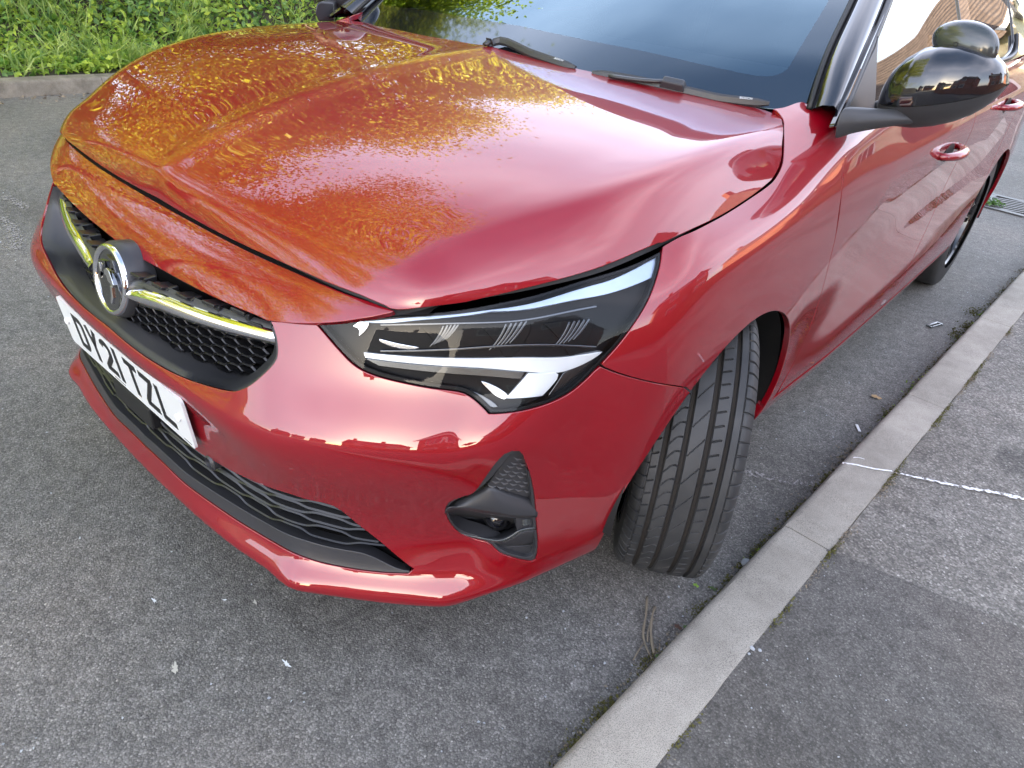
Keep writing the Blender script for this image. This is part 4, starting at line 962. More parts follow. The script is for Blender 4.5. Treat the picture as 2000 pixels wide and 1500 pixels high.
# roof
rn = []
for f in (0, .4, .8, 1.):
    rn.append([(x*f, y, z+.05*(1-f**2.5)) for x, y, z in ((.56, 1.93, 1.375), (.60, 2.0, 1.388), (.605, 2.6, 1.40), (.585, 3.3, 1.375), (.55, 3.68, 1.32))])
rn = [[(p[0], p[1]-(.14*(1-f**2) if j == 0 else 0), p[2]) for j, p in enumerate(c_)] for f, c_ in zip((0, .4, .8, 1.), rn)]
RF = Surf(rn, .03, .02); panel('roof', RF, [whole(RF, RF.U[-1], 0, RF.V[-1])], M['gloss'], car, .06, .02, mirror='join')
MB().add([(-.56, 3.66, 1.33), (.56, 3.66, 1.33), (.76, 3.98, 1.0), (-.76, 3.98, 1.0), (0, 3.74, 1.36), (0, 4.05, 1.0)], [(0, 4, 5, 3), (4, 1, 2, 5)]).obj('rear_window', M['window'], car)
# cowl
mb = MB(); xs = np.linspace(-.735, .735, 31)
for x in xs: f = abs(x)/.735; mb.V += [(x, .93+.10*f**2, .935), (x, 1.03+.20*f**2.2, .950)]
mb.F = [(2*i, 2*i+2, 2*i+3, 2*i+1) for i in range(30)]; mb.obj('scuttle_panel', M['mesh'], car)
# underbody and inner arches
un = MB(); un.box((0, 2.1, .30), (1.50, 3.4, .2)); un.box((0, 2.2, .52), (1.5, 1.8, .3)); un.box((0, .75, .50), (1.0, .95, .46)); un.box((0, 1.10, .78), (1.44, .12, .25))
un.V = [v for v in un.V]
un.F = un.F; 
U2 = MB(); U2.box((0, 2.2, .29), (1.56, 1.85, .17)); U2.box((0, .75, .50), (.94, .9, .46)); U2.box((0, 3.45, .38), (.98, .75, .3)); U2.box((0, 1.26, .62), (1.5, .06, .62))
U2.obj('underbody', M['void'], car)
def liner(cy):
    V = []; F = []
    for k in range(33):
        a = math.radians(-3+190*k/32)
        for x, r in ((.52, .345), (.70, .352), (.852, .346)): V.append((x, cy-r*math.cos(a), .305+r*math.sin(a)))
    for k in range(32):
        for j in range(2): s_ = k*3+j; F.append((s_, s_+1, s_+4, s_+3))
    V += [(.52, cy-.33, .24), (.52, cy+.33, .24), (.52, cy+.33, .66), (.52, cy-.33, .66)]; m_ = len(V); F.append((m_-4, m_-3, m_-2, m_-1))
    return meshobj('wheel_arch_liner', V, F, M['seal'], car)
for cy in (WY, RY): mirror_of(liner(cy))
# ---- wheels
def make_tyre(name, parent, detail=True):
    R0, hw = .308, .1025
    na = 1440 if detail else 96
    # across profile: s from outer bead over the tread to inner bead
    prof = []
    for x in np.linspace(-1, 1, 121 if detail else 21):
        ax = abs(x)
        if ax < .74: r = R0-.004*(ax/.74)**2
        elif ax < .93: q = (ax-.74)/.19; r = R0-.004-.020*q**1.9
        else: q = (ax-.93)/.07; r = R0-.024-.070*q
        w_ = x*hw*(1. if ax < .92 else (1+.03*math.sin((ax-.92)/.08*math.pi)-.06*((ax-.92)/.08)))
        prof.append((r, w_, x))
    V = np.zeros((na, len(prof), 3)); A = np.arange(na)*2*math.pi/na
    for j, (r, w_, x) in enumerate(prof):
        rr = np.full(na, r)
        if detail and abs(x) < .93:
            for gx, gw in ((-.53, .050), (-.19, .050), (.19, .052), (.52, .046)):
                if abs(x-gx) < gw: rr -= .008*min(1, max(0, gw-abs(x-gx))/(gw*.3))
            if abs(x-.70) < .013 or abs(x+.74) < .013: rr -= .0025
            ph = A*72/(2*math.pi)
            def sip(off, wd_=.085, m_=1.): q = (ph*m_+off) % 1.; return np.where(q < wd_*m_, 1., 0.)
            if x > .70 or x < -.72: rr -= .0045*sip(0 if x > 0 else .4, .13)
            elif -.50 < x < -.25: rr -= .003*sip(2.2*x+.25*math.sin(x*14), .06)
            elif -.13 < x < .13: rr -= .003*sip(x*2.6, .05, .5)
            elif .25 < x < .40 or x < -.60: rr -= .004*sip(x*1.6+.2, .09)
        V[:, j, 0] = w_; V[:, j, 1] = rr*np.cos(A); V[:, j, 2] = rr*np.sin(A)
    m_ = len(prof); F = []
    for k in range(na):
        k2 = (k+1) % na
        for j in range(m_-1): F.append((k*m_+j, k2*m_+j, k2*m_+j+1, k*m_+j+1))
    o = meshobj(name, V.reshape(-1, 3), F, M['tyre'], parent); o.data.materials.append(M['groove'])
    if detail:
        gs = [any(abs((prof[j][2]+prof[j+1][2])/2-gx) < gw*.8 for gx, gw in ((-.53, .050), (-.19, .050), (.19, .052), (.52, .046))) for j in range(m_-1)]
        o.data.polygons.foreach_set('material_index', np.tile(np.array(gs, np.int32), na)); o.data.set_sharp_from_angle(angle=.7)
    return o
def make_rim(parent):
    hub = MB(); Mx = Matrix.Rotation(math.radians(90), 4, 'Y')
    hub.lathe([(.222, -.10), (.222, .075), (.216, .082), (.208, .074), (.200, .02), (.200, -.10)], 64, Mx); o = hub.obj('rim', M['rim'], parent, True, autosmooth=.6)
    MB().lathe([(.0, .048), (.028, .048), (.034, .044), (.06, .03), (.06, -.03)], 32, Mx).obj('hub_cap', M['rim'], o, True, autosmooth=.6)
    MB().lathe([(.0, -.045), (.14, -.045), (.14, -.03), (0, -.03)], 40, Mx).obj('brake_disc', M['reflector'], o, True, autosmooth=.5)
    MB().lathe([(.20, -.07), (.0, -.07)], 40, Mx).obj('wheel_back', M['void'], o)
    for k in range(5):
        sp = MB(); fc = MB()
        for sgn in (-1, 1):
            a = 2*math.pi*k/5+sgn*.17; a0 = 2*math.pi*k/5+sgn*.30*.3
            def P3(r, ang, x, off=0): return (x, r*math.cos(ang)-off*math.sin(ang), r*math.sin(ang)+off*math.cos(ang))
            r0, r1 = .045, .207
            V = [P3(r0, a0, .040, -.014), P3(r0, a0, .040, .014), P3(r1, a, .070, .011), P3(r1, a, .070, -.011), P3(r0, a0, .0, -.018), P3(r0, a0, .0, .018), P3(r1, a, .035, .016), P3(r1, a, .035, -.016)]
            sp.add(V, [(0, 1, 2, 3), (4, 7, 6, 5), (0, 3, 7, 4), (1, 5, 6, 2), (2, 6, 7, 3), (0, 4, 5, 1)])
            if sgn > 0:
                V2 = [P3(.10, a*.6+a0*.4, .0535, -.008), P3(.10, a*.6+a0*.4, .0535, .008), P3(r1, a, .0725, .0095), P3(r1, a, .0725, -.0095)]
                V2 += [(v[0]-.003, v[1], v[2]) for v in V2]; fc.add(V2, [(0, 1, 2, 3), (0, 3, 7, 4), (1, 5, 6, 2), (0, 4, 5, 1), (2, 6, 7, 3)])
        s_ = sp.obj('spoke', M['rim'], o, bevel=.003); fc.obj('spoke_face', M['rimcut'], o, bevel=.001)
    return o
def wheel(x, y, steer, detail):
    wh = empty('wheel', (x, y, .3075)); wh.parent = car
    if x < 0: wh.rotation_euler = (0, 0, math.pi+steer)
    else: wh.rotation_euler = (0, 0, steer)
    make_tyre('tyre', wh, detail); make_rim(wh); return wh
STEER = math.radians(29)
wheel(.784, WY+.022, STEER, True); wheel(.757, RY, 0, False); wheel(-.748, WY, STEER, False); wheel(-.757, RY, 0, False)
# ---- door mirrors
def mirror_parts():
    mr = empty('door_mirror'); mr.parent = car
    hs = [0, .05, .13, .25, .4, .55, .7, .83, .93, .985, 1.]
    hu = [.020, .048, .068, .083, .087, .083, .072, .056, .038, .018, .002]; hd = [.018, .042, .054, .064, .069, .068, .062, .051, .035, .016, .002]
    yf = [.012, .045, .066, .082, .090, .088, .078, .062, .042, .020, .002]
    def sect(s): return (.852+.202*s, 1.265+.03*s, 1.005+.052*s, np.interp(s, hs, hu), np.interp(s, hs, hd), np.interp(s, hs, yf))
    S_ = [0]+list(np.linspace(.02, .98, 26))+[1.]
    def part(name, m, a0, a1, n, grow=0.):
        V = []; F = []
        for s in S_:
            x, y, z, u, d, f = sect(s)
            for k in range(n+1):
                a = math.radians(a0+(a1-a0)*k/n); ca, sa = math.cos(a), math.sin(a)
                hh = (u if sa > 0 else d)+grow; ff = (f+grow if ca > 0 else .035)
                V.append((x, y-math.copysign(abs(ca)**.85, ca)*ff, z+math.copysign(abs(sa)**.9, sa)*hh))
        for i in range(len(S_)-1):
            for k in range(n): q = i*(n+1)+k; F.append((q, q+n+1, q+n+2, q+1))
        o = meshobj(name, V, F, m, mr)
        bm = bmesh.new(); bm.from_mesh(o.data); bmesh.ops.recalc_face_normals(bm, faces=bm.faces)
        bm.to_mesh(o.data); bm.free(); return o
    ps = [part('mirror_cap', M['gloss'], -14, 180, 30), part('mirror_lower_shell', M['black'], -180, -17, 24), part('indicator_strip', M['rim'], -18, -13, 3, -.0012)]
    sk = MB(); secs = []          # flat tapering arm from the door corner to the mirror head
    for f in np.linspace(0, 1, 9):
        x = .838+.105*f; y0 = 1.085+.125*f; z0, z1 = .932+.040*f**.7, .992+.002*f; y1 = y0+.075-.02*f
        secs.append([(x, y0+.012, z0), (x-.002, y0, (z0+z1)/2-.004), (x-.004, y0+.006, z1-.008), (x-.004, y0+.022, z1), (x, y1, z1-.004), (x, y1, z0)])
    V = [p for q in secs for p in q]; F = [(i*6+j, i*6+(j+1) % 6, i*6+6+(j+1) % 6, i*6+6+j) for i in range(8) for j in range(6)]+[(5, 4, 3, 2, 1, 0), tuple(48+j for j in range(6))]
    sk.add(V, F); o = sk.obj('mirror_stalk', M['black'], mr, True, bevel=.006); o.data.set_sharp_from_angle(angle=1.2)
    bm = bmesh.new(); bm.from_mesh(o.data); bmesh.ops.recalc_face_normals(bm, faces=bm.faces); bm.to_mesh(o.data); bm.free(); ps.append(o)
    # mirror glass on the back
    gl = MB(); pts = []
    for s in np.linspace(.08, .93, 14): x, y, z, u, d, f = sect(s); pts.append((x, y+.0352, z+u*.85))
    for s in np.linspace(.93, .08, 14): x, y, z, u, d, f = sect(s); pts.append((x, y+.0352, z-d*.85))
    gl.add(pts, [tuple(range(28))]); ps.append(gl.obj('mirror_glass', M['chrome'], mr))
    mrR = empty('door_mirror'); mrR.parent = car
    for p in ps: mirror_of(p, mrR)
    ap = MB()
    for k, (x, d) in enumerate(((0, .006), (.009, .0022), (.0135, .0022), (.019, .005), (.026, .008))): ap.box((.895+x+d/2, 1.2052-.09*x, .992+.25*x), (d, .0012, .004))
    ap.obj('approval_mark', M['plate'], mr)
    return mr
mr = mirror_parts()
em = empty('instructor_mirror'); em.parent = car
V = []; F = []; Re = Matrix.Translation((.962, 1.285, 1.113)) @ Matrix.Rotation(math.radians(-12), 4, 'Z') @ Matrix.Rotation(math.radians(14), 4, 'Y')
for i in range(17):
    a = math.pi/2*i/16
    for k in range(36):
        b_ = 2*math.pi*k/36; cx, cz = math.cos(b_), math.sin(b_); egg = 1+.16*cx
        V.append(Re @ Vector((.064*math.sin(a)*cx, -.034*math.cos(a)**.9, (.042)*math.sin(a)*cz*egg)))
for i in range(16):
    for k in range(36): F.append((i*36+k, i*36+(k+1) % 36, (i+1)*36+(k+1) % 36, (i+1)*36+k))
F.append(tuple(16*36+k for k in range(36)))
o = meshobj('mirror_shell', V, F, M['gun'], em)
bm = bmesh.new(); bm.from_mesh(o.data); bmesh.ops.remove_doubles(bm, verts=bm.verts, dist=1e-5); bmesh.ops.recalc_face_normals(bm, faces=bm.faces); bm.to_mesh(o.data); bm.free(); o.data.set_sharp_from_angle(angle=.9)
p0 = Re @ Vector((-.002, -.0335, .001)); nv = (Re.to_3x3() @ Vector((0, -1, .0)))
MB().lathe([(.0045, -.002), (.0045, .0008), (.003, .0012), (.0028, -.001), (0, -.001)], 16, Matrix.Translation(p0) @ nv.to_track_quat('Z', 'Y').to_matrix().to_4x4()).obj('screw', M['seal'], em, True)
MB().tube([Re @ Vector((-.01, 0, -.03)), Re @ Vector((-.012, .0, -.05))], .012, 10).obj('clamp', M['seal'], em, True)
# ---- door handles
def handle(y, z):
    h = empty('door_handle'); h.parent = car
    xo = lambda yy, zz: float(B.P(at_yz(B, yy, zz))[0][0])
    x = xo(y, z); ts = np.linspace(0, 1, 13); pts = []; rr = []
    for t_ in ts: pts.append((x-.004+.040*math.sin(math.pi*min(1, max(0, t_)))**.55, y-.11+.21*t_, z+.006*t_)); rr.append(.0095+.004*math.sin(math.pi*t_))
    g_ = MB(); g_.tube(pts, rr, 12, 1.25, up=(1, 0, 0)); a = g_.obj('grip', M['paint'], h, True)
    e = MB(); Mx = Matrix.Translation((x-.006, y-.01, z)) @ Matrix.Rotation(math.radians(90), 4, 'Y') @ Matrix.Diagonal((1., 2.4, 1., 1.))
    e.lathe([(.026, .0075), (.022, .0078), (.0, .0078)], 24, Mx); b2 = e.obj('handle_recess', M['seal'], h, True)
    h2 = empty('door_handle'); h2.parent = car; mirror_of(a, h2); mirror_of(b2, h2)
handle(2.075, .795); handle(2.82, .868)
# ---- wipers
def wiper(px_pts, head, armpts):
    wp = empty('wiper'); wp.parent = car
    uv = UV(WS, px_pts, off=-.016, step=.02); uv = np.vstack([uv, WS.px([px_pts[-1]], -.016)]); P = WS.P(uv)+WS.n(uv)*.016; n = len(P); nn_ = WS.n(uv); V = []; F = []
    for k in range(n):
        tdir = P[min(k+1, n-1)]-P[max(k-1, 0)]; tdir /= np.linalg.norm(tdir); sd_ = np.cross(nn_[k], tdir); sd_ /= np.linalg.norm(sd_)
        f = min(1, min(k, n-1-k)/2+.45)
        for a, h in ((-.5, -.008), (-.5, -.001), (-.12, .006), (.15, .007), (.5, -.002), (.5, -.008)): V.append(tuple(P[k]+sd_*a*.019*f+nn_[k]*h*f))
    for k in range(n-1):
        for q in range(6): F.append((k*6+q, k*6+(q+1) % 6, k*6+6+(q+1) % 6, k*6+6+q))
    F.append(tuple(range(6))); F.append(tuple((n-1)*6+i for i in range(6))[::-1])
    o = meshobj('wiper_blade', V, F, M['black'], wp, False); o.data.set_sharp_from_angle(angle=.4)
    bm = bmesh.new(); bm.from_mesh(o.data); bmesh.ops.recalc_face_normals(bm, faces=bm.faces); bm.to_mesh(o.data); bm.free()
    q = WS.px(armpts, -.026); Pa = WS.P(q)+WS.n(q)*.026
    MB().tube([tuple(p) for p in spl(Pa, .02)], .0085, 8, .5).obj('wiper_arm', M['black'], wp, True)
    q = WS.px(head, -.026); Ph = WS.P(q)+WS.n(q)*.024; nh = WS.n(q)[0]; ax = Vector(Ph[1]-Ph[0]); ln = ax.length; ax.normalize(); zz = Vector(nh); yy_ = zz.cross(ax).normalized(); zz = ax.cross(yy_)
    Rm = Matrix((ax, yy_, zz)).transposed(); MB().box(tuple((Ph[0]+Ph[1])/2), (ln, .022, .017), Rm, .8).obj('blade_connector', M['black'], wp, bevel=.003)
    e = Vector(P[-1]-P[-3]).normalized(); nn2 = Vector(nn_[-3]); s2 = nn2.cross(e).normalized(); org = Vector(P[-3])-e*.012-s2*.001+nn2*.0085
    sg_ = 1 if (s2.z > 0) else -1
    text('maker_lettering', 'BOSCH', .008, lambda x, y: tuple(org+e*x+s2*(y-.004)*sg_), M['plate'], wp)
    return wp
wiper([(812, 60), (870, 70), (960, 84), (1040, 103), (1090, 120), (1124, 131)], [(908, 70), (952, 78)], [(818, 60), (860, 66), (900, 68), (920, 71)])
wiper([(1157, 141), (1250, 156), (1345, 176), (1420, 192), (1470, 202), (1500, 209)], [(1290, 156), (1340, 167)], [(1190, 148), (1240, 155), (1275, 158), (1300, 158)])
# ---- cabin
V = []; F = []
for x in np.linspace(-.68, .68, 23):
    hump = .035*math.exp(-((x+.36)/.16)**2)
    for y, z in ((1.16, .955), (1.3, .985+hump*.5), (1.45, 1.0+hump), (1.56, .99+hump), (1.62, .93), (1.62, .70)): V.append((x, y+.05*abs(x), z))
for i in range(22):
    for j in range(5): q = i*6+j; F.append((q, q+6, q+7, q+1))
meshobj('dashboard', V, F, M['interior'], car)
sw = MB(); Msw = Matrix.Translation((-.36, 1.72, .98)) @ Matrix.Rotation(math.radians(-65), 4, 'X'); sw.lathe([(.182+.014*math.cos(a), .014*math.sin(a)) for a in np.linspace(0, 2*math.pi, 9)], 40, Msw)
swo = sw.obj('steering_wheel', M['seal'], car, True); MB().box((-.36, 1.73, .975), (.30, .03, .07), Matrix.Rotation(math.radians(20), 3, 'X')).obj('spokes', M['black'], swo, bevel=.01)
for x in (-.37, .37):
    s_ = MB(); s_.box((x, 2.1, .62), (.5, .5, .2)); s_.box((x, 2.38, .98), (.46, .14, .62), Matrix.Rotation(math.radians(-14), 3, 'X'), .85); s_.box((x, 2.46, 1.30), (.25, .10, .16), Matrix.Rotation(math.radians(-10), 3, 'X')); s_.obj('seat', M['interior'], car, bevel=.03)
MB().box((0, 3.1, .8), (1.3, .3, .6)).obj('rear_seat', M['interior'], car, bevel=.04)
MB().add([(-.8, 1.15, .5), (.8, 1.15, .5), (.8, 3.9, .5), (-.8, 3.9, .5)], [(0, 1, 2, 3)]).obj('cabin_floor', M['void'], car)
# ------------------------------------------------------------------ ground
KX, KYAW, KH, KW = .981, .0384, .092, .120
kd = np.array([math.sin(KYAW), math.cos(KYAW), 0]); kn = np.array([math.cos(KYAW), -math.sin(KYAW), 0])
def KP(s, w_, z=0.): return tuple(np.array([KX, 0, 0])+kd*s+kn*w_+np.array([0, 0, z]))      # s along the kerb, w towards the pavement
def gridsheet(name, x0, x1, y0, y1, nx, ny, f, m, kind='structure'):
    V = [f(x0+(x1-x0)*i/nx, y0+(y1-y0)*j/ny) for j in range(ny+1) for i in range(nx+1)]
    F = [(j*(nx+1)+i, j*(nx+1)+i+1, (j+1)*(nx+1)+i+1, (j+1)*(nx+1)+i) for j in range(ny) for i in range(nx)]
    return tag(meshobj(name, V, F, m), kind=kind)
gridsheet('ground', -150, 150, -150, 150, 4, 4, lambda x, y: (x, y, -.03), M['soil'])
gridsheet('road', -5.68, -.0005, -60, 130, 4, 60, lambda w_, s: KP(s, w_, 0), M['road'])
gridsheet('pavement', KW+.001, 3.4, -50, 120, 4, 40, lambda w_, s: KP(s, w_, KH-.006), M['pave_old'])
# newer dark patch of pavement nearer the camera
pa = np.array([1.131, 1.022]); 
V = [KP(-8, KW+.001, KH-.002), KP(-8, 3.4, KH-.002), (3.4, 1.55, KH-.002), (2.2, 1.30, KH-.002), (1.52, 1.10, KH-.002), (1.30, 1.055, KH-.002), (1.133, 1.020, KH-.002)]
tag(meshobj('pavement_patch', V, [tuple(range(7))], M['pave_new'], None, False), kind='structure')
# kerb stones, one by one
def kerbstone(name, s0, ln, w0, wid, hgt, m, inv=1, jit=.0):
    V = []; F = []; prof = [(.0, -.05), (.0, hgt-.020), (.003, hgt-.010), (.010, hgt-.002), (.022, hgt), (wid, hgt), (wid, -.05)]
    n = 24 if m is M['kerb'] else 8; r = random.Random(int(s0*100))
    for k in range(n+1):
        f = k/n; e = .0020 if k in (0, n) else 0
        for j, (a, h) in enumerate(prof):
            d = (r.uniform(-1, 1)*.0012+jit*math.sin(s0*7)) if 0 < j < 6 else 0
            q = KP(s0+.0016+(ln-.0032)*f, w0+inv*(a+d+(e if j in (1, 2) else -e if j == 5 else 0)), h-(e if 1 < j < 6 else 0)+d*.5); V.append(q)
    m_ = len(prof)
    for k in range(n):
        for j in range(m_-1): a = k*m_+j; F.append((a, a+m_, a+m_+1, a+1) if inv > 0 else (a, a+1, a+m_+1, a+m_))
    F.append(tuple(range(m_))); F.append(tuple(n*m_+i for i in range(m_))[::-1])
    o = meshobj(name, V, F, m, None, True); o.data.set_sharp_from_angle(angle=.7)
    bm = bmesh.new(); bm.from_mesh(o.data); bmesh.ops.recalc_face_normals(bm, faces=bm.faces); bm.to_mesh(o.data); bm.free()
    return o
ORD = 'first second third fourth fifth sixth seventh eighth ninth tenth eleventh twelfth thirteenth fourteenth fifteenth sixteenth seventeenth eighteenth nineteenth twentieth twenty-first twenty-second'.split()
k0 = 1.0255-.915*6
for k in range(0, 30):
    s0 = k0+.915*k; o = kerbstone('kerb_stone', s0, .915, 0, KW, KH, M['kerb'])
    if k == 5: lab = 'pale kerb stone nearest the camera, beside the dark pavement patch and the dry twigs'
    elif k == 6: lab = 'pale kerb stone beside the front tyre with a thin white line painted across it'
    elif k == 7: lab = 'pale kerb stone beside the mossy gutter and the black plastic clip'
    elif k < 5: lab = 'kerb stone below the picture, '+ORD[5-k-1]+' one towards the viewer from the stone by the twigs'
    else: lab = 'pale kerb stone between road and pavement, '+ORD[k-8]+' one beyond the stone by the black clip'
    tag(o, lab, 'kerb stone', 'kerb stones edging the pavement')
FW = -5.65
for k in range(0, 14):
    o = kerbstone('kerb_stone', 1.62-.915*4+.915*k, .915, FW, .14, .105, M['kerb_old'], -1)
    tag(o, 'worn brown kerb stone at the left picture edge below the green verge' if k == 3 else 'worn brown kerb stone across the road ending behind the red bonnet' if k == 4 else 'worn brown kerb stone across the road, out of sight left of the picture' if k < 3 else 'worn brown kerb stone across the road, hidden behind the red bonnet', 'kerb stone', 'old kerb stones across the road')
M['chalk2'] = mat('scrape', (.30, .28, .27), .9); t, b = nodes(M['chalk2']); a = tex(t, 'ShaderNodeTexNoise', 130., Detail=5.)
ra = ramp(t, a.outputs[0], [(.47, 0.), (.56, .8)]); t.links.new(ra.outputs[0], b.inputs['Alpha'])
M['chalk3'] = mat('white_splash', (.72, .74, .75), .7); M['bird'] = mat('cream_splash', (.50, .48, .42), .8); M['pebble'] = mat('pebble_stone', (.36, .38, .40), .7)
TREES = [(-7.2, -4.8, 12.0, 3.6, 60000, 'spring green tree across the road, mirrored in the left of the nose'), (-6.9, -1.0, 13.5, 3.6, 84000, 'tallest spring green tree on the bank, mirrored in the front of the bonnet'),
 (-8.3, 2.0, 7.6, 2.8, 56000, 'rounded spring green tree set back on the bank between two others'), (-7.0, 5.2, 6.5, 2.7, 56000, 'low spreading spring green tree on the bank, mirrored in the bonnet', (.03, 0)), (-8.2, 8.8, 6.4, 2.5, 44000, 'spring green tree mirrored at the windscreen base')]
# ---- leaves in bulk
def bulk(name, P, N_, S, m, kind=None, parent=None, fold=.25, asp=.62):
    """many small folded leaves: positions, facing normals, sizes"""
    n = len(P); a = np.cross(N_, RNG.normal(size=(n, 3))); a /= np.linalg.norm(a, axis=1, keepdims=True); b_ = np.cross(N_, a)
    S = S[:, None]; v0 = P-a*S*.5; v1 = P+b_*S*asp*.5+N_*S*fold*.3+a*S*.05; v2 = P+a*S*.5-N_*S*fold*.4; v3 = P-b_*S*asp*.5+N_*S*fold*.3+a*S*.05
    V = np.stack([v0, v1, v2, v3], 1).reshape(-1, 3); me = bpy.data.meshes.new(name); me.vertices.add(4*n); me.vertices.foreach_set('co', V.ravel())
    me.loops.add(6*n); q = np.arange(n)[:, None]*4; me.loops.foreach_set('vertex_index', np.concatenate([q+0, q+2, q+1, q+0, q+3, q+2], 1).ravel().astype(np.int32))
    me.polygons.add(2*n); me.polygons.foreach_set('loop_start', np.arange(2*n, dtype=np.int32)*3); me.polygons.foreach_set('loop_total', np.full(2*n, 3, np.int32))
    me.materials.append(m); me.update(calc_edges=True); me.validate()
    o = bpy.data.objects.new(name, me); COL.objects.link(o)
    if parent is not None: o.parent = parent
    if kind: o['kind'] = kind
    return o
def unit(n, bias=(0, 0, 0)):
    v = RNG.normal(size=(n, 3))+np.array(bias); return v/np.linalg.norm(v, axis=1, keepdims=True)
def bank_h(w_, s):
    d = FW-.14-w_                                         # distance behind the far kerb
    return .09+np.where(d < .5, d*.10, .05+(np.clip(d, .5, 4)-.5)*.75)+.10*np.sin(s*1.3+d*2)*np.clip(d, 0, 1)+.06*np.sin(s*3.1+1)*np.clip(d, 0, 1)
gridsheet('bank', -12, FW-.14, -50, 100, 40, 220, lambda w_, s: KP(s, w_, float(bank_h(w_, s))), M['soil'])
def KPa(s, w_, z): return np.array([KX, 0, 0])+kd*s[:, None]+kn*w_[:, None]+np.array([0, 0, 1.])*z[:, None]
def cover(name, n, s0, s1, d0, d1, size, m, lift, bias, clump=.35):
    C = RNG.uniform([s0, d0], [s1, d1], (max(4, int(n/70)), 2)); hgt = RNG.uniform(0, lift, len(C)); i = RNG.integers(0, len(C), n)
    off = RNG.normal(size=(n, 2))*clump*.5; s = C[i, 0]+off[:, 0]; d = np.abs(C[i, 1]+off[:, 1]); w_ = FW-.16-d
    z = bank_h(w_, s)+hgt[i]*np.exp(-(off**2).sum(1)/(clump*.5)**2)*RNG.uniform(.3, 1, n)+RNG.uniform(0, .05, n)
    return bulk(name, KPa(s, w_, z), unit(n, bias), RNG.uniform(.6, 1.3, n)*size, m, 'stuff')
cover('ivy', 36000, -6, 13, .30, 3.2, .060, M['leaf_ivy'], .35, (.9, -.5, 1.3))
cover('brambles', 56000, -7, 15, .55, 3.8, .062, M['leaf_hedge'], .75, (.9, -.4, 1.2), .5)
cover('bright_foliage', 22000, -9, 16, 1.5, 4.6, .085, M['leaf_tree'], .9, (.9, -.3, .9), .4)
cover('far_foliage', 16000, 14, 60, .6, 4.5, .20, M['leaf_hedge'], 1.4, (.9, -.5, 1.), .9)
cover('verge_ivy', 16000, -1.5, 7, .02, 1.3, .050, M['leaf_hedge'], .16, (.6, -.3, 1.6), .3)
def grass(name, n, s0, s1, d0, d1, l0, l1, wd_=.006):
    C = RNG.uniform([s0, d0], [s1, d1], (int(n/45), 2)); i = RNG.integers(0, len(C), n); off = RNG.normal(size=(n, 2))*.08
    s = C[i, 0]+off[:, 0]; d = np.abs(C[i, 1]+off[:, 1]); w_ = FW-.15-d; B0 = KPa(s, w_, bank_h(w_, s)-.01); l = RNG.uniform(l0, l1, n)
    dr = unit(n, (.3, 0, 2.2)); dr[:, 2] = abs(dr[:, 2]); side = np.cross(dr, RNG.normal(size=(n, 3))); side /= np.linalg.norm(side, axis=1, keepdims=True); bend = unit(n)*[1, 1, .0]
    ls = l[:, None]; m1 = B0+dr*ls*.55; tp = B0+dr*ls*.85+bend*ls*.42
    V = np.stack([B0-side*wd_, B0+side*wd_, m1+side*wd_*.8, m1-side*wd_*.8, tp], 1).reshape(-1, 3); q = np.arange(n)*5
    F = np.concatenate([np.stack([q, q+1, q+2, q+3], 1)]); F3 = np.stack([q+3, q+2, q+4], 1)
    return tag(meshobj(name, V, [tuple(f) for f in F]+[tuple(f) for f in F3], M['grass']), kind='stuff')
grass('grass', 7000, -2, 12, .02, 1.0, .12, .38)
# ---- trees
def tree(x, y, h, cr, n, lab, lean=(0, 0), low=2.3, leaf=.078):
    t_ = tag(empty('broadleaf_tree', (x, y, .4)), lab, 'tree', 'trees on the bank across the road')
    r = random.Random(int(x*100+y)); mb = MB(); top = (lean[0]*h, lean[1]*h, h*.8)
    pts = [(top[0]*f+r.uniform(-.1, .1), top[1]*f+r.uniform(-.1, .1), h*.8*f) for f in (0, .2, .4, .6, .8, 1.)]
    mb.tube(pts, [.20, .16, .13, .10, .07, .03], 10); ends = []
    for k in range(26):
        f = r.uniform(.15, .95); b0 = Vector(pts[0]).lerp(Vector(pts[-1]), f); a = r.uniform(0, 2*math.pi); ln = cr*r.uniform(.6, 1.05)*(1-.35*abs(f-.5))
        e = b0+Vector((math.cos(a)*ln, math.sin(a)*ln, r.uniform(-.15, .5)*ln)); mid = (b0+e)/2+Vector((0, 0, .15*ln))
        mb.tube([tuple(b0), tuple(mid), tuple(e)], [.03, .02, .006], 6); ends += [b0.lerp(mid, .7), mid, mid.lerp(e, .5), e, e+Vector((r.uniform(-.4, .4), r.uniform(-.4, .4), r.uniform(-.7, .0)))]
    mb.obj('trunk', M['bark'], t_, True)
    E = np.array([tuple(e) for e in ends]); E = E[E[:, 2] > low]; i = RNG.integers(0, len(E), n)
    off = RNG.normal(size=(n, 3))*np.array([.42, .42, .30]); P = E[i]+off
    bulk('crown', P, unit(n, (0, 0, .6)), RNG.uniform(.6, 1.4, n)*leaf, M['leaf_tree'], None, t_)
    return t_
for a in TREES: tree(*a)
n = 110000; C = RNG.uniform([-16, 3.3, .8], [14, 5.8, 5.6], (1300, 3)); i = RNG.integers(0, 1300, n); off = RNG.normal(size=(n, 3))*[.30, .25, .25]
bulk('shrubbery', KPa(C[i, 0]+off[:, 0], FW-C[i, 1]-off[:, 1], np.maximum(C[i, 2]+off[:, 2], .3)), unit(n, (.6, -.5, .8)), RNG.uniform(.6, 1.3, n)*.085, M['leaf_tree'], 'stuff')
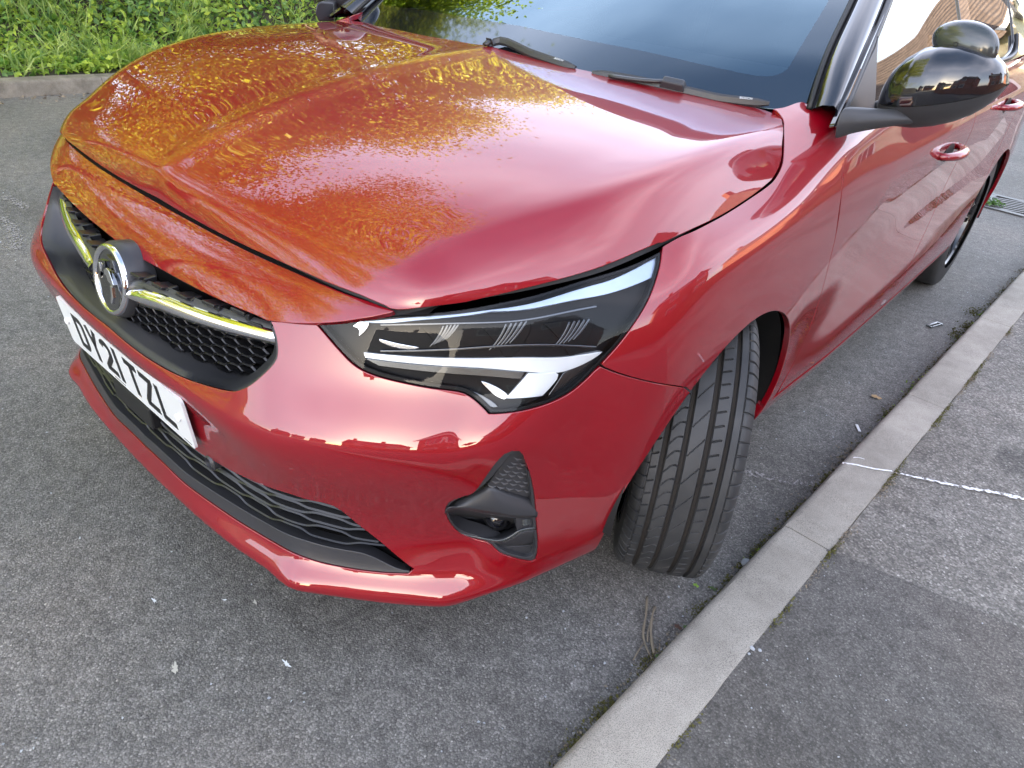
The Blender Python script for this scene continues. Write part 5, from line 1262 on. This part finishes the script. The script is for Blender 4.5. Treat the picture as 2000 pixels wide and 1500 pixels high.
# ---- houses
M['render_cream'] = concrete('cream_render', (.62, .54, .36), (.72, .64, .46)); M['brick'] = concrete('red_brick', (.30, .12, .07), (.42, .19, .11)); M['rooftile'] = concrete('roof_tiles', (.10, .07, .055), (.19, .14, .11))
t, b = nodes(M['rooftile']); wv = tex(t, 'ShaderNodeTexWave', 2.2); wv.bands_direction = 'Z'; bump(t, b, wv.outputs[0], 1., .04)
M['frame'] = mat('window_frame', (.8, .8, .78), .4); M['glassdark'] = mat('house_glass', (.05, .06, .07), .05)
def house(x, y, rz, wd_, dp, eh, rh, wall, lab, bay=True, hip=1.2):
    h = empty('house', (x, y, .08)); h.rotation_euler = (0, 0, rz); tag(h, lab, 'house', 'houses behind the pavement' if x > 4 else 'houses down the road')
    MB().box((0, dp/2, eh/2), (wd_, dp, eh)).obj('wall', wall, h)
    o_ = .35; V = [(-wd_/2-o_, -o_, eh), (wd_/2+o_, -o_, eh), (wd_/2+o_, dp+o_, eh), (-wd_/2-o_, dp+o_, eh), (-wd_/2+hip-(.35 if hip == 0 else 0), dp/2, eh+rh), (wd_/2-hip+(.35 if hip == 0 else 0), dp/2, eh+rh)]
    rf = MB().add(V, [(0, 1, 5, 4), (2, 3, 4, 5), (1, 2, 5), (3, 0, 4), (3, 2, 1, 0)]).obj('roof', M['rooftile'], h)
    MB().box((wd_/2-1.6, dp/2+.4, eh+rh+.2), (.7, .5, 1.8)).obj('chimney', M['brick'], rf)
    MB().box((0, -o_-.02, eh-.08), (wd_+.8, .06, .2)).obj('gutter', M['frame'], h)
    def window(cx, cz, w_, hh, yy=0.):
        f = MB(); f.box((cx, yy-.02, cz), (w_+.14, .10, hh+.14)); f = f.obj('window', M['frame'], h)
        for k in range(3): MB().box((cx+(k-1)*w_/3, yy-.075, cz), (w_/3-.07, .02, hh-.06)).obj('pane', M['glassdark'], f)
    n = 2 if eh > 4 else 1
    for k in range(n):
        cz = 1.5+2.6*k; window(wd_*.30, cz, 1.3, 1.2)
        if k or not bay: window(-wd_*.25, cz, 1.8, 1.2)
    if bay:
        by = MB(); by.add([(-wd_*.25-1.5, 0, 0), (-wd_*.25-.9, -.9, 0), (-wd_*.25+.9, -.9, 0), (-wd_*.25+1.5, 0, 0), (-wd_*.25-1.5, 0, eh-.3), (-wd_*.25-.9, -.9, eh-.3), (-wd_*.25+.9, -.9, eh-.3), (-wd_*.25+1.5, 0, eh-.3)], [(0, 1, 5, 4), (1, 2, 6, 5), (2, 3, 7, 6)]).obj('bay', wall, h)
        for k in range(n): window(-wd_*.25, 1.5+2.6*k, 1.6, 1.2, -.9)
        gx = -wd_*.25; MB().add([(gx-1.8, -1.15, eh-.35), (gx+1.8, -1.15, eh-.35), (gx, -1.15, eh+1.1), (gx-1.8, dp*.35, eh-.35), (gx+1.8, dp*.35, eh-.35), (gx, dp*.45, eh+1.1)], [(0, 1, 2), (0, 2, 5, 3), (1, 4, 5, 2)]).obj('bay_gable', M['rooftile'], h)
    MB().box((wd_*.02, -.04, 1.05), (.95, .10, 2.1)).obj('door', M['glassdark'], h)
house(6.2, 21, math.radians(4), 8.5, 7, 3.1, 2.4, M['render_cream'], 'cream rendered bungalow with tiled roof and bay, mirrored in the near side window')
house(5.5, 36, math.radians(0), 8.5, 7, 4.9, 2.4, M['render_cream'], 'cream two storey house with bay, mirrored in the rear side window')
house(11.8, 6.2, math.radians(-90), 8.5, 7, 4.9, 2.4, M['brick'], 'red brick house beside the parked car across the pavement')
house(12.0, 26.0, math.radians(-90), 9, 7, 4.9, 2.6, M['brick'], 'red brick house far along the pavement side')
house(11.5, -7.5, math.radians(-90), 8.5, 7, 4.9, 2.4, M['brick'], 'red brick house behind the camera on the pavement side')
house(12.5, -60, math.radians(180), 5.48, 7, 5.9, 3.6, M['brick'], 'red brick gabled house far down the road behind the camera', hip=0)
house(4.0, -62, math.radians(180), 5.48, 7, 5.9, 3.6, M['render_cream'], 'cream gabled house far down the road behind the camera, mirrored in the bumper', hip=0)
house(22.9, -30, math.radians(180), 5.48, 7, 5.9, 3.6, M['render_cream'], 'cream house added to shade the car, furthest along the unseen row behind the camera', hip=0)  # unseen house added in the sun's path, tall and gabled to shade the car
house(-3.5, -44, math.radians(180), 8, 7, 5.2, 2.8, M['brick'], 'red brick house furthest down the road behind the camera')
house(16.7, -30, math.radians(180), 5.48, 7, 5.9, 3.6, M['brick'], 'red brick house added to shade the car, at the far end of the unseen row behind the camera', hip=0)  # also an added sun blocker: keeps car and near road in shade
# boundary wall of the front gardens
tag(MB().box((4.95, 4, .5), (.22, 28, .9)).obj('garden_wall', M['brick']), 'low brick garden wall along the back of the pavement', 'wall')
# ---- white line across kerb and pavement
def strip(name, pts, wd_, m, jit=.0015):
    V = []; P = np.array(pts, float); d = np.concatenate([[0], np.cumsum(np.linalg.norm(np.diff(P, axis=0), axis=1))]); P = akima(d, P, np.linspace(0, d[-1], int(d[-1]/.006)+2)); n = len(P)
    for k in range(n):
        t_ = P[min(k+1, n-1)]-P[max(k-1, 0)]; t_ /= np.linalg.norm(t_); s_ = np.array([-t_[1], t_[0], 0]); w_ = wd_[0]+(wd_[1]-wd_[0])*k/n
        V.append(P[k]+s_*(w_/2+random.uniform(-jit, jit))); V.append(P[k]-s_*(w_/2+random.uniform(-jit, jit)))
    return meshobj(name, V, [(2*k, 2*k+1, 2*k+3, 2*k+2) for k in range(n-1)], m, None, False)
tag(strip('white_line', [(1.149, 1.451, KH-.001), (1.20, 1.476, KH-.001), (1.30, 1.528, KH-.001), (1.38, 1.575, KH-.001), (1.60, 1.68, KH-.001)], (.006, .018), M['chalk'], .003), 'thin chalky white line running across the old pavement from the kerb', 'line')
tag(strip('white_line', [(1.041, 1.388, KH-.003), (1.066, 1.40, KH+.0015), (1.10, 1.415, KH+.0025), (1.152, 1.450, KH+.0025)], (.007, .005), M['white'], .0008), 'thin glossy white line painted over the kerb stone top', 'line')
tag(strip('white_line', [(1.054, 1.432, KH+.0005), (1.063, 1.440, KH+.0022), (1.08, 1.446, KH+.0025)], (.003, .002), M['white'], .0005), 'short faint white dash on the kerb edge beyond the main line', 'line')
tag(strip('scrape_mark', [(.84, 1.262, .004), (.90, 1.295, .004), (.96, 1.33, .004), (1.02, 1.385, .004)], (.02, .035), M['chalk2'], .006), 'pale rough scrape on the road between the front tyre and the kerb', 'mark')
for pts, l in (([(-2.538, .513, .004), (-2.43, .535, .004), (-2.32, .528, .004)], 'long pale scuff on the road at the left picture edge'), ([(-2.262, .425, .004), (-2.05, .40, .004), (-1.86, .34, .004)], 'fainter pale scuff on the road below the long one'), ([(-1.705, .413, .004), (-1.55, .33, .004), (-1.468, .293, .004)], 'short pale scuff on the road nearest the nose of the car')):
    tag(strip('scrape_mark', pts, (.03, .05), M['chalk2'], .012), l, 'mark', 'pale scuffs on the road')
# splashes of paint on the road
def blob(x, y, r, lab, m='chalk', z=.004):
    n = 26; V = [(x, y, z)]; 
    for k in range(n): a = 2*math.pi*k/n; q = r*random.uniform(.3, 1.)*(1+.5*math.cos(a*2+x*40)); V.append((x+q*math.cos(a)*1.3, y+q*math.sin(a), z))
    return tag(meshobj('paint_splash', V, [(0, 1+k, 1+(k+1) % n) for k in range(n)], M[m], None, False), lab, 'splash', 'pale splashes on the road')
blob(.344, -.126, .009, 'largest cream splash on the road at lower left', 'bird'); blob(.167, -.080, .006, 'white splash on the road below the splitter corner', 'chalk3'); blob(.478, .023, .008, 'white star shaped splash on the road under the bumper', 'chalk3')
blob(.262, .02, .004, 'tiny white speck on the road near the splitter', 'chalk3'); blob(.31, .06, .006, 'small pale speck on the road right of the white specks', 'bird')
# drain grate
dg = empty('drain_grate', (.84, 5.42, 0)); tag(dg, 'cast iron drain grate with slanted slots and a weed in it', 'drain cover')
gx, gy = .17, .21
rz = Matrix.Rotation(-KYAW, 3, 'Z')
fr = MB()
for cx, cy, sx, sy in ((0, -gy, 2*gx+.05, .05), (0, gy, 2*gx+.05, .05), (-gx, 0, .05, 2*gy-.05), (gx, 0, .05, 2*gy-.05)): fr.box((cx, cy, .004), (sx, sy, .012), rz)
fr.obj('grate_frame', M['iron'], dg)
MB().box((0, 0, .0015), (2*gx-.05, 2*gy-.05, .001), rz).obj('grate_void', M['void'], dg)
br_ = MB()
for k in range(7): br_.box((0, -.16+.053*k, .005), (2*gx-.04, .022, .010), rz @ Matrix.Rotation(.35, 3, 'Z'))
br_.obj('grate_bars', M['iron'], dg)
bulk('weed', np.array([(-.12, -.10, .02)])+RNG.normal(size=(90, 3))*[.035, .035, .008], unit(90, (0, 0, 1)), RNG.uniform(.015, .03, 90), M['leaf_ivy'], None, dg)
# litter by the kerb
o = MB(); o.add([], [])
cl = MB(); Rc = Matrix.Rotation(math.radians(-18), 3, 'Z')
for c_, d_ in (((0, 0, .006), (.010, .085, .004)), ((.012, .036, .006), (.024, .008, .006)), ((.010, -.038, .006), (.022, .008, .006)), ((.018, 0, .007), (.005, .060, .004))):
    p_ = Rc @ Vector(c_); cl.box((.952+p_.x, 2.829+p_.y, p_.z), d_, Rc)
tag(cl.obj('plastic_clip', M['gun'], None, bevel=.001), 'black and grey plastic clip lying in the road beyond the door', 'litter')
st = MB(); st.box((.993, 1.754, .004), (.009, .040, .003), Matrix.Rotation(math.radians(32), 3, 'Z')); tag(st.obj('plastic_strip', M['white'], None, bevel=.001), 'small white plastic strip on the road near the kerb', 'litter')
st = MB(); st.box((1.010, .452, .012), (.008, .05, .003), Matrix.Rotation(math.radians(-20), 3, 'Z') @ Matrix.Rotation(.3, 3, 'X')); tag(st.obj('paper_scrap', M['white'], None, bevel=.001), 'white paper scrap in the gutter beside the twigs', 'litter')
def leafobj(x, y, s, col, lab, rot=0., cat='leaf'):
    m = M.get(col) or mat(col, LC[col], .6); M[col] = m
    n = 10; V = [(x, y, .010)]; 
    for k in range(n): a = 2*math.pi*k/n; q = s*(.5 if k % 2 else .62)*(1+.35*math.cos(2*(a-rot))); V.append((x+q*math.cos(a), y+q*math.sin(a), .004+.006*math.sin(a*2+1)**2))
    return tag(meshobj('fallen_leaf', V, [(0, 1+k, 1+(k+1) % n) for k in range(n)], m), lab, cat)
LC = {'tan_leaf': (.42, .27, .13), 'green_leaf': (.20, .34, .04), 'dark_leaf': (.07, .12, .03), 'brown_leaf': (.09, .04, .025)}
leafobj(.973, 2.000, .024, 'tan_leaf', 'dry tan leaf on the road beyond the front tyre')
xy = lambda px, py: (lambda v: (CAM+v*(-CAM[2]/v[2])))(ray((px, py)))
for px_, py_, s, c, l in ((1358, 1147, .010, 'green_leaf', 'bright green leaf scrap in front of the tyre, left of two'), (1391, 1153, .011, 'dark_leaf', 'darker green leaf scrap in front of the tyre, right of two'), (1323, 1228, .012, 'brown_leaf', 'dark red brown leaf scrap near the twigs'), (1340, 1230, .012, 'dark_leaf', 'small green leaf scrap beside the brown one'), (1287, 1288, .014, 'dark_leaf', 'rounded green leaf in the gutter above the paper scrap')):
    q = xy(px_, py_); leafobj(float(q[0]), float(q[1]), s, c, l)
q = xy(1455, 1104); pb = MB(); 
bm = bmesh.new(); bmesh.ops.create_icosphere(bm, subdivisions=2, radius=.011)
for v in bm.verts: v.co *= 1+.12*random.uniform(-1, 1)
me = bpy.data.meshes.new('pebble'); bm.to_mesh(me); bm.free(); me.materials.append(M['pebble']); o = bpy.data.objects.new('pebble', me); COL.objects.link(o); o.location = (q[0], q[1], .008); tag(o, 'pale round pebble in the gutter beside the kerb moss', 'stone')
for k, (px_, py_, s) in enumerate(((1469, 1266, .006), (1463, 1277, .004), (1484, 1270, .005))):
    v = ray((px_, py_)); q = CAM+v*((KH-CAM[2])/v[2]); c = o.copy(); c.data = me; c.scale = (s/.012, s/.017, s/.020); c.rotation_euler = (0, .3, k*1.3); c.location = (q[0], q[1], KH); COL.objects.link(c); tag(c, ['largest of three stone chips behind the kerb on the dark pavement', 'smallest of three stone chips behind the kerb', 'rightmost of three stone chips behind the kerb'][k], 'stone', 'stone chips behind the kerb')
# twigs
for k, (pts, r) in enumerate(([[(1262, 1172), (1259, 1205), (1257, 1240), (1262, 1265), (1271, 1290)], .0032], [[(1277, 1193), (1272, 1220), (1271, 1250), (1274, 1280)], .0036], [[(1255, 1263), (1245, 1280), (1237, 1294)], .0024], [[(1275, 1215), (1266, 1235), (1261, 1258)], .002])):
    P = [tuple(xy(p[0]+random.uniform(-3, 3)*(i > 0), p[1])+np.array([0, 0, .012-.002*i])) for i, p in enumerate(pts)]; r *= .8
    tb = MB(); tb.tube([tuple(p) for p in spl(P, .012)], [r*(1+.4*random.uniform(-1, 1)) for _ in spl(P, .012)], 6)
    tag(tb.obj('dry_twig', M['twig'], None, True), ['longest dry twig lying in the gutter, its tip highest', 'second thick dry twig lying just right of the longest one', 'short twig end pointing away to the lower left', 'thin dry twig crossing between the two long ones'][k], 'twig', 'dry twigs by the kerb')
# moss and debris along the kerb foot
def debris(name, n, s0, s1, wd_, size, m, kp=None):
    C = RNG.uniform(s0, s1, max(3, int(n/60))); i = RNG.integers(0, len(C), n); s = C[i]+RNG.normal(size=n)*.03; w_ = -np.abs(RNG.normal(size=n))*wd_
    if kp: w_ = KW+np.abs(w_)
    P = KPa(s, w_, RNG.uniform(.001, .008, n)+(KH-.003 if kp else 0)); return bulk(name, P, unit(n, (0, 0, 1.5)), RNG.uniform(.5, 1.4, n)*size, m, 'stuff')
debris('gutter_moss', 8000, -.2, 6, .013, .009, M['moss']); debris('gutter_debris', 2600, .1, 5, .02, .007, M['twig']); debris('gutter_seedlings', 500, .2, 6, .012, .011, M['leaf_hedge'])
debris('pavement_edge_moss', 1800, -.3, 5, .006, .006, M['moss'], True); debris('pavement_edge_grit', 1400, -.3, 5, .008, .005, M['twig'], True)
n = 700; s = RNG.uniform(-2, 8, n); w_ = FW+np.abs(RNG.normal(size=n))*.12; bulk('far_gutter_debris', KPa(s, w_, RNG.uniform(0, .01, n)), unit(n, (0, 0, 2)), RNG.uniform(.015, .04, n), M['twig'], 'stuff')

n = 2600; s = RNG.uniform(-2, 7, n); w_ = -np.abs(RNG.uniform(0, 1, n))**1.6*4.5; bulk('road_grit', KPa(s, w_, RNG.uniform(.001, .004, n)), unit(n, (0, 0, 2.5)), RNG.uniform(.003, .008, n), M['pebble'], 'stuff', asp=.8)
n = 900; s = RNG.uniform(-2, 4, n); w_ = RNG.uniform(KW+.01, 2.2, n); bulk('pavement_grit', KPa(s, w_, RNG.uniform(.0, .003, n)+KH), unit(n, (0, 0, 2.5)), RNG.uniform(.002, .005, n), M['pebble'], 'stuff', asp=.8)

# gutter moss clumps, seen between the stone pebble and the twigs
P = []; Sz = []
for k, (px_, py_) in enumerate(((1478, 1082), (1493, 1068), (1368, 1196), (1262, 1296), (1172, 1392), (1120, 1450), (1868, 655), (1900, 610), (1885, 640), (1735, 815))):
    q = xy(px_, py_); n = 140; m_ = 1. if k < 6 else 1.7; P.append(np.array([q[0], q[1], .004])+RNG.normal(size=(n, 3))*[.009, .018, .003]*m_); Sz.append(RNG.uniform(.003, .007, n)*m_)
P = np.concatenate(P); bulk('moss_clumps', P, unit(len(P), (0, 0, 1.)), np.concatenate(Sz), M['moss'], 'stuff')
